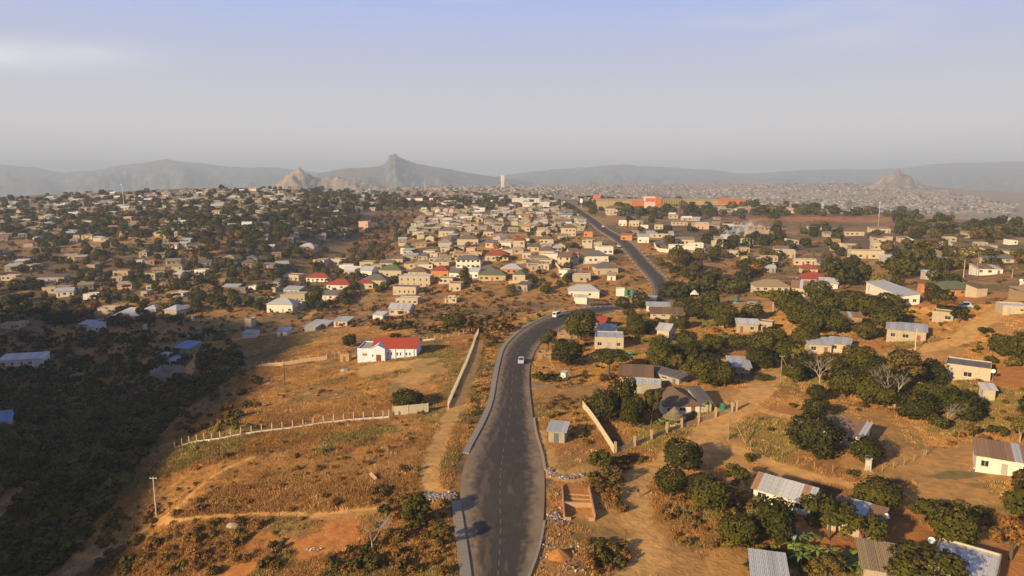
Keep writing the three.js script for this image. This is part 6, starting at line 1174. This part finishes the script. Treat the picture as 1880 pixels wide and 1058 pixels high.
// name a thing by the nearest landmark: left of, right of, behind or in front of it
const used = {};
function beside(head, x, d, px, py, fallback) {
  const near = NAMED.map((n) => [Math.hypot(n[0] - x, n[1] - d), n]).sort((a, b) => a[0] - b[0]);
  for (const [q, n] of near.slice(0, 5)) {
    if (q > 60) break;
    const dx = px - n[2], side = Math.abs(dx) > 9 ? (dx < 0 ? 'left of' : 'right of') : py < n[3] ? 'behind' : 'in front of', text = `${head} ${side} the ${n[4]}`;
    if (text.split(' ').length <= 16 && !used[text]) { used[text] = 1; return text; }
  }
  return `${head} ${fallback}`;
}
const massPos = [], massCol = [], massNor = [];
function massBox(x, y, d, w, h, dep, a, wc, rc, kind) {
  const c = Math.cos(a), s = Math.sin(a), P = (u, v, n) => [x + u * c + n * s, y + v, -d - u * s + n * c], face = (pts, cl) => { const [A, B, C] = pts.map((p) => new THREE.Vector3(...p)), N = B.clone().sub(A).cross(C.clone().sub(A)).normalize(); for (let k = 1; k + 1 < pts.length; k++) for (const p of [pts[0], pts[k], pts[k + 1]]) { massPos.push(...p); massCol.push(...cl); massNor.push(N.x, N.y, N.z); } };
  const W = w / 2, D = dep / 2, o = .35, r = kind === 'M' ? 0 : dep * .24;
  face([P(-W, -2, D), P(W, -2, D), P(W, h, D), P(-W, h, D)], wc); face([P(W, -2, -D), P(-W, -2, -D), P(-W, h, -D), P(W, h, -D)], wc); face([P(W, -2, D), P(W, -2, -D), P(W, h, -D), P(W, h + r, 0), P(W, h, D)], wc); face([P(-W, -2, -D), P(-W, -2, D), P(-W, h, D), P(-W, h + r, 0), P(-W, h, -D)], wc);
  for (const u of [-.28, .22]) face([P(u * w - w * .07, h * .35, D + .03), P(u * w + w * .07, h * .35, D + .03), P(u * w + w * .07, h * .75, D + .03), P(u * w - w * .07, h * .75, D + .03)], [.03, .03, .035]);
  if (kind === 'M') face([P(-W - o, h + .02, D + o), P(W + o, h + .02, D + o), P(W + o, h + dep * .12, -D - o), P(-W - o, h + dep * .12, -D - o)], rc);
  else { face([P(-W - o, h - .12, D + o), P(W + o, h - .12, D + o), P(W + o, h + r + .06, 0), P(-W - o, h + r + .06, 0)], rc); face([P(W + o, h - .12, -D - o), P(-W - o, h - .12, -D - o), P(-W - o, h + r + .06, 0), P(W + o, h + r + .06, 0)], rc); }
}
let singles = 0;
lot.forEach(([x, d, y, px, py, zone]) => {
  const wall = WALLS[Math.floor(R() * WALLS.length)], roof = ROOFS[Math.floor(R() * ROOFS.length)], w = rr(5.5, 9.8), dep = rr(5, 7.5), type = zone === 'quarter' ? pick(['H', 'F', 'F', 'G', 'M']) : pick(['F', 'F', 'F', 'M', 'M', 'G', 'H']), turn = (zone === 'left' ? 10 : -10) * RAD + rr(-.35, .35) + (R() < .2 ? 1.5 : 0);
  if (singles < SINGLE && px > 4 && px < 1876) {
    singles++;
    const size = w > 8 ? 'wide' : 'small', form = { F: 'flat roofed', M: 'lean-to roofed', G: 'gabled', H: 'hipped' }[type];
    house({ x, d, y, w, dep, h: rr(2.6, 3.1), turn, type, wall, roof, style: 'few', label: beside(`${size} ${WNAME[wall]} ${form === 'flat roofed' ? 'flat roofed' : form === 'lean-to roofed' ? RNAME[roof] + ' roofed' : form} house`, x, d, px, py, PLACE[zone]), group: 'houses ' + PLACE[zone] });
  } else massBox(x, y, d, w * rr(.8, 1.15), rr(2.2, 3), dep, turn, WALL[wall].map((v) => v * .82), ROOF[roof], type === 'M' || type === 'F' ? 'M' : 'G');
});
{
  const g = new THREE.BufferGeometry(); g.setAttribute('position', new THREE.Float32BufferAttribute(massPos, 3)); g.setAttribute('normal', new THREE.Float32BufferAttribute(massNor, 3)); g.setAttribute('color', new THREE.Float32BufferAttribute(massCol, 3));
  const m = mesh('distant_houses', g, new THREE.MeshStandardMaterial({ vertexColors: true, roughness: .9, side: THREE.DoubleSide })); tag(m, 'mass of tiny houses covering the far hillsides and town', 'houses', null, 'stuff');
}
// trees: the large ones singly, the rest as masses
const grove = [];
function wood(x0, x1, y0, y1, n, r0, r1, zone, keep = () => true) { for (const s of sample(x0, x1, y0, y1, n, (s, px, py) => keep(px, py) && offRoad(s[0], s[1], 3) && clearOf(FOOT, s[0], s[1], r0 * .25) && clearOf(HF, s[0], s[1], -1.5), 6)) grove.push([...s, rr(r0, r1), zone]); }
wood(1210, 1880, 425, 500, 95, 6, 11, 'slope'); wood(1640, 1880, 402, 440, 70, 8, 13, 'slope', (px, py) => py > 398 + (px - 1640) * .09); wood(1130, 1430, 385, 440, 45, 5, 9, 'slope'); wood(1200, 1400, 480, 545, 26, 5, 9, 'slope'); wood(1470, 1760, 485, 600, 26, 5, 8, 'slope');
wood(0, 600, 440, 600, 420, 4, 8.5, 'left', (px, py) => py < 575 || px < 330); wood(0, 660, 348, 440, 1000, 5, 9, 'left', (px, py) => py > ridge(px) + 1); wood(690, 1060, 385, 545, 120, 4, 7, 'quarter'); wood(620, 760, 390, 560, 110, 4, 7, 'ravine', (px, py) => !ravine(px, py));
wood(560, 1040, 338, 386, 420, 6, 12, 'plain'); wood(1040, 1870, 336, 398, 650, 6, 13, 'town', (px, py) => py > 338 + Math.max(0, px - 1660) * .19); wood(1380, 1660, 383, 398, 45, 7, 12, 'slope');
wood(1885, 2080, 410, 1000, 90, 5, 9, 'slope'); wood(-200, -5, 370, 600, 110, 4, 8, 'left');
grove.sort((a, b) => ppm(b[1], b[2]) - ppm(a[1], a[2]));
const WHERE = { slope: 'among the houses right of the far road', left: 'among the houses on the left hillside', quarter: 'between the houses of the dense quarter', ravine: 'in the dry ravine', plain: 'on the hazy plain', town: 'in the hazy far town' };
const TN = { mango: 'dark', leafy: 'green', olive: 'olive', light: 'pale green', dry: 'brown' };
const bucket = {}; let lone = 0;
function scatterMesh(name, geo, list, label, cat) {   // list: [x, y, d, sx, sy, turn, tint]
  const m = new THREE.InstancedMesh(geo, leafMat, list.length), q = new THREE.Quaternion(), M = new THREE.Matrix4(), up = new THREE.Vector3(0, 1, 0), c = new THREE.Color();
  list.forEach(([x, y, d, sx, sy, a, t], i) => { M.compose(new THREE.Vector3(x, y, -d), q.setFromAxisAngle(up, a), new THREE.Vector3(sx, sy, sx)); m.setMatrixAt(i, M); m.setColorAt(i, c.setRGB(t, t, t)); });
  m.name = numbered(name); m.castShadow = m.receiveShadow = true; tag(m, label, cat, null, 'stuff'); scene.add(m); return m;
}
grove.forEach(([x, d, y, px, py, w, zone]) => {
  const u = R(), tone = zone === 'ravine' ? pick(['olive', 'leafy', 'mango']) : u < .42 ? 'mango' : u < .8 ? 'leafy' : u < .93 ? 'olive' : u < .97 ? 'light' : 'dry', kind = R() < .45 ? 'round' : R() < .6 ? 'skirt' : R() < .6 ? 'open' : 'umbrella', h = w * rr(.7, 1.0);
  if (lone < 165 && px > 4 && px < 1876 && ++lone) addTree(x, d, w, h, kind, tone, ppm(d, y) > 2 ? 'mid' : 'far', beside(`${TN[tone]} ${kind === 'umbrella' ? 'flat topped' : kind === 'open' ? 'loose' : w > 8 ? 'large round' : 'round'} tree`, x, d, px, py, WHERE[zone]), 'trees ' + WHERE[zone]);
  else (bucket[[kind, tone]] ??= []).push([x, y - .05, d, w, h, R() * 6.28, rr(.8, 1.2)]);
});
for (const k in bucket) { const [kind, tone] = k.split(','); scatterMesh('distant_trees', treeProto(kind, tone, 'mid', 1).crown, bucket[k], `mass of ${TN[tone]} ${kind === 'umbrella' ? 'flat topped' : kind === 'skirt' ? 'low' : kind} trees over the far hillsides`, 'trees'); }
// scrub: [view box, number, width range, tones, share that is tall]
const scrub = {};
const inValley = (px, py) => px < (py < 690 ? 455 - (690 - py) * .2 : py < 780 ? lerp(440, 315, (py - 690) / 90) : lerp(315, 110, (py - 780) / 278)) - 6;
for (const [x0, x1, y0, y1, n, a, b, tones, keep] of [
  [-120, 470, 612, 1058, 2600, 1.8, 6, ['leafy', 'mango', 'olive'], inValley], [130, 780, 680, 1058, 480, .5, 1.6, ['dry', 'olive', 'dry', 'olive'], (x, y) => !inValley(x, y)], [220, 480, 690, 800, 140, 1.5, 3.6, ['olive', 'leafy', 'dry']], [160, 490, 940, 1058, 150, 1, 2.8, ['olive', 'dry', 'olive']],
  [560, 1000, 558, 640, 420, 1.2, 4.2, ['dry', 'olive', 'leafy', 'dry', 'olive', 'red'], (x, y) => y < 615 - (x < 760 ? 12 : 0) || x > 880], [860, 925, 620, 790, 90, .6, 1.6, ['dry', 'leafy', 'olive']], [690, 835, 905, 1000, 34, 1, 3, ['olive', 'dry', 'leafy']], [560, 850, 980, 1058, 70, .8, 2, ['dry', 'dry', 'olive']], [500, 700, 1000, 1058, 60, 1, 2.6, ['olive', 'leafy', 'dry']],
  [1080, 1180, 840, 1058, 150, .8, 2.4, ['dry', 'olive', 'dry', 'leafy']], [985, 1080, 690, 860, 80, .7, 2, ['dry', 'dry', 'olive']], [1195, 1400, 880, 1040, 120, .6, 2, ['dry', 'dry', 'olive']], [1330, 1880, 925, 1058, 170, .9, 2.6, ['leafy', 'light', 'olive', 'light']], [1560, 2060, 640, 1000, 300, .8, 2.6, ['olive', 'leafy', 'dry']], [980, 1560, 540, 720, 360, .9, 3, ['leafy', 'olive', 'dry', 'leafy']], [1560, 1880, 480, 640, 160, .8, 2.6, ['dry', 'olive', 'leafy']],
  [0, 600, 400, 612, 1300, 1.2, 3.4, ['olive', 'mango', 'leafy', 'dry']], [600, 1130, 400, 562, 600, 1, 3, ['dry', 'olive', 'leafy']], [1130, 1560, 400, 545, 420, 1.2, 3.4, ['olive', 'leafy', 'dry']], [600, 780, 380, 560, 520, 1.5, 4, ['olive', 'leafy', 'dry'], (x, y) => !ravine(x, y)],
]) for (const s of sample(x0, x1, y0, y1, n, (s, px, py) => (!keep || keep(px, py)) && barren(s[0], s[1]) < .35 && offRoad(s[0], s[1], 2.4) && clearOf(FOOT, s[0], s[1], -1), 4)) { const w = a + (b - a) * Math.pow(R(), 1.7) * (R() < .15 ? 1.4 : 1), tone = pick(tones); (scrub[tone + (s[1] > 230 ? ',far' : ',mid')] ??= []).push([s[0], s[2] - .1, s[1], w, w * rr(.55, .95), R() * 6.28, rr(.8, 1.25)]); }
for (const k in scrub) { const [tone, lod] = k.split(','); scatterMesh('scrub', treeProto('bush', tone, lod, 2).crown, scrub[k], `${{ olive: 'olive', dry: 'dry brown', leafy: 'green', mango: 'dark green', red: 'rusty red', light: 'pale green' }[tone]} scrub ${lod === 'far' ? 'over the farther slopes' : 'over the nearer slopes'}`, 'scrub'); }
// dry grass in tufts
{
  const q = rng(9), tuft = (n, w, h) => { const pos = [], nor = []; for (let i = 0; i < n; i++) { const a = q() * 6.28, r = Math.sqrt(q()) * w, x = Math.cos(a) * r, z = Math.sin(a) * r, b = q() * 6.28, hw = .018 + .024 * q(), hh = h * (.55 + .6 * q()), lx = Math.cos(a) * .28 * q() * hh + (q() - .5) * .2, lz = Math.sin(a) * .28 * q() * hh + (q() - .5) * .2; pos.push(x - Math.cos(b) * hw, 0, z - Math.sin(b) * hw, x + Math.cos(b) * hw, 0, z + Math.sin(b) * hw, x + lx, hh, z + lz); } const g = new THREE.BufferGeometry(); g.setAttribute('position', new THREE.Float32BufferAttribute(pos, 3)); g.computeVertexNormals(); return g; };
  const sets = [[], []], M = new THREE.Matrix4(), Q = new THREE.Quaternion(), up = new THREE.Vector3(0, 1, 0), C = new THREE.Color();
  for (let k = 0; k < 520000 && sets[0].length + sets[1].length < 150000; k++) {
    const d = 64 + 230 * Math.pow(R(), 1.25), x = rr(-.86, .86) * (d + 12), y = ground(x, d), [px, py] = seen(x, d, y); if (py > 1120 || py < 560 || px < -60 || px > 1940) continue;
    if (R() < barren(x, d) * 1.35) continue; const dens = fbm(x * .09 + 30, d * .09, 3); if (R() > .22 + 1.1 * sstep(.40, .62, dens)) continue;
    if (x > -60 && x < 90 && roadNear(x, d)[0] < (x < 0 ? 1.9 : 1.0)) continue; sets[R() < .6 ? 0 : 1].push([x, y, d, dens]);
  }
  sets.forEach((list, si) => {
    const m = new THREE.InstancedMesh(tuft(26, .62, .28 + si * .2), new THREE.MeshStandardMaterial({ color: col(1, 1, 1), roughness: .9, side: THREE.DoubleSide }), list.length);
    list.forEach(([x, y, d, dens], i) => { const s = rr(.6, 1.25) * (.7 + .6 * dens); M.compose(new THREE.Vector3(x, y - .05, -d), Q.setFromAxisAngle(up, R() * 6.28), new THREE.Vector3(s * 1.2, s, s * 1.2)); m.setMatrixAt(i, M);
      const n = fbm(x * .05 + 60, d * .05 + 7, 3), g = R(); let c = mixc([.54, .285, .08], [.40, .205, .06], sstep(.35, .65, n)); if (g < .12) c = [.68, .44, .17]; else if (fbm(x * .06 + 80, d * .06 + 20, 4) > .58 && g < .75) c = [.22, .20, .05]; const b = rr(.55, 1.2) * (.8 + .5 * vn(x * .2 + 9, d * .2)); m.setColorAt(i, C.setRGB(c[0] * b, c[1] * b, c[2] * b)); });
    m.name = numbered('dry_grass'); m.castShadow = m.receiveShadow = true; tag(m, si ? 'taller tufts of dry orange grass on the near slopes' : 'short tufts of dry orange grass on the near slopes', 'grass', null, 'stuff'); scene.add(m);
  });
}
// rubbish beside the road: scraps of card, cloth and plastic
{
  const q = rng(31), scraps = (name, pts, n, spread, label) => { const geo = new THREE.BoxGeometry(.3, .12, .22), m = new THREE.InstancedMesh(geo, new THREE.MeshStandardMaterial({ color: col(1, 1, 1), roughness: .8 }), n), M = new THREE.Matrix4(), C = new THREE.Color(), P = pts.map(([a, b]) => spot(a, b));
    for (let i = 0; i < n; i++) { const t = q() * (P.length - 1), k = Math.min(P.length - 2, Math.floor(t)), f = t - k, g = () => (q() + q() + q() - 1.5) * spread, x = lerp(P[k][0], P[k + 1][0], f) + g(), d = lerp(P[k][1], P[k + 1][1], f) + g() * .7, s = (.4 + q() * .9) * (offRoad(x, d, .6) ? 1 : 0.001); M.compose(new THREE.Vector3(x, ground(x, d) + .05 + q() * .18, -d), new THREE.Quaternion().setFromEuler(new THREE.Euler(q() * 6, q() * 6, q() * 6)), new THREE.Vector3(s, s, s)); m.setMatrixAt(i, M); const u = q(); C.setRGB(...(u < .45 ? [.16, .13, .11] : u < .62 ? [.55, .54, .55] : u < .72 ? [.20, .26, .42] : u < .8 ? [.40, .10, .08] : [.34, .25, .16])); m.setColorAt(i, C); }
    m.name = numbered(name); m.castShadow = m.receiveShadow = true; tag(m, label, 'rubbish', null, 'stuff'); scene.add(m); };
  scraps('rubbish', [[775, 913], [800, 914], [834, 912]], 900, 1.5, 'heap of rubbish where the rutted track meets the road'); scraps('rubbish', [[1006, 862], [1014, 874], [1040, 879], [1066, 874]], 520, .7, 'strip of rubbish across the mouth of the dirt side track');
  scraps('rubbish', [[1016, 940], [1020, 955], [1030, 965]], 220, 1, 'scraps of rubbish beside the foundation walls'); scraps('rubbish', [[1000, 900], [1010, 1000], [1060, 1050]], 160, 4, 'loose litter on the orange verge'); scraps('rubbish', [[1785, 865], [1830, 855]], 60, 2, 'litter in front of the white house'); scraps('rubbish', [[570, 1009], [585, 1012]], 40, .5, 'few scraps on the bare orange patch'); scraps('rubbish', [[60, 800], [80, 806]], 60, 1.5, 'pale scraps in the shaded valley');
}
// smoke drifting off a yard fire: two thin plumes whose density breaks up along their length
{
  const dens = texture(256, 128, (i, j) => { const t = i / 256, v = sstep(.38, .72, fbm(i / 22, j / 16, 5)) * sstep(0, .12, t) * (1 - sstep(.45, 1, t)); return [v, v, v]; }, false), p0 = spot(1318, 446), parts = [];
  for (const [k, lift] of [[0, 0], [1, 2.5]]) {
    const path = new THREE.CatmullRomCurve3([[0, 1.5, 0], [5, 4, 2], [12, 6.5, 4], [22, 9, 7], [36, 11.5, 12]].map(([a, b, c]) => new THREE.Vector3(p0[0] + a + k * 2, p0[2] + b + lift, -(p0[1] + c + k * 3)))), g = new THREE.TubeGeometry(path, 48, 1, 20, false), p = g.attributes.position, u = g.attributes.uv, c = new THREE.Vector3();
    for (let i = 0; i < p.count; i++) { path.getPointAt(clamp(u.getX(i)), c); const s = (1.2 + u.getX(i) * 4.2) * (.7 + .7 * vn(p.getX(i) * .5 + 40, p.getY(i) * .6 + p.getZ(i) * .3 + 60)); p.setXYZ(i, c.x + (p.getX(i) - c.x) * s * 1.4, c.y + (p.getY(i) - c.y) * s * .9, c.z + (p.getZ(i) - c.z) * s); }
    g.computeVertexNormals(); parts.push(g);
  }
  const m = mesh('smoke', mergeGeometries(parts), new THREE.MeshStandardMaterial({ color: col(.62, .64, .70), roughness: 1, transparent: true, opacity: .38, alphaMap: dens, depthWrite: false, side: THREE.DoubleSide })); m.castShadow = false; tag(m, 'thin blue grey smoke drifting over the trees right of the far road', 'smoke', null, 'stuff');
}
renderer.render(scene, camera);
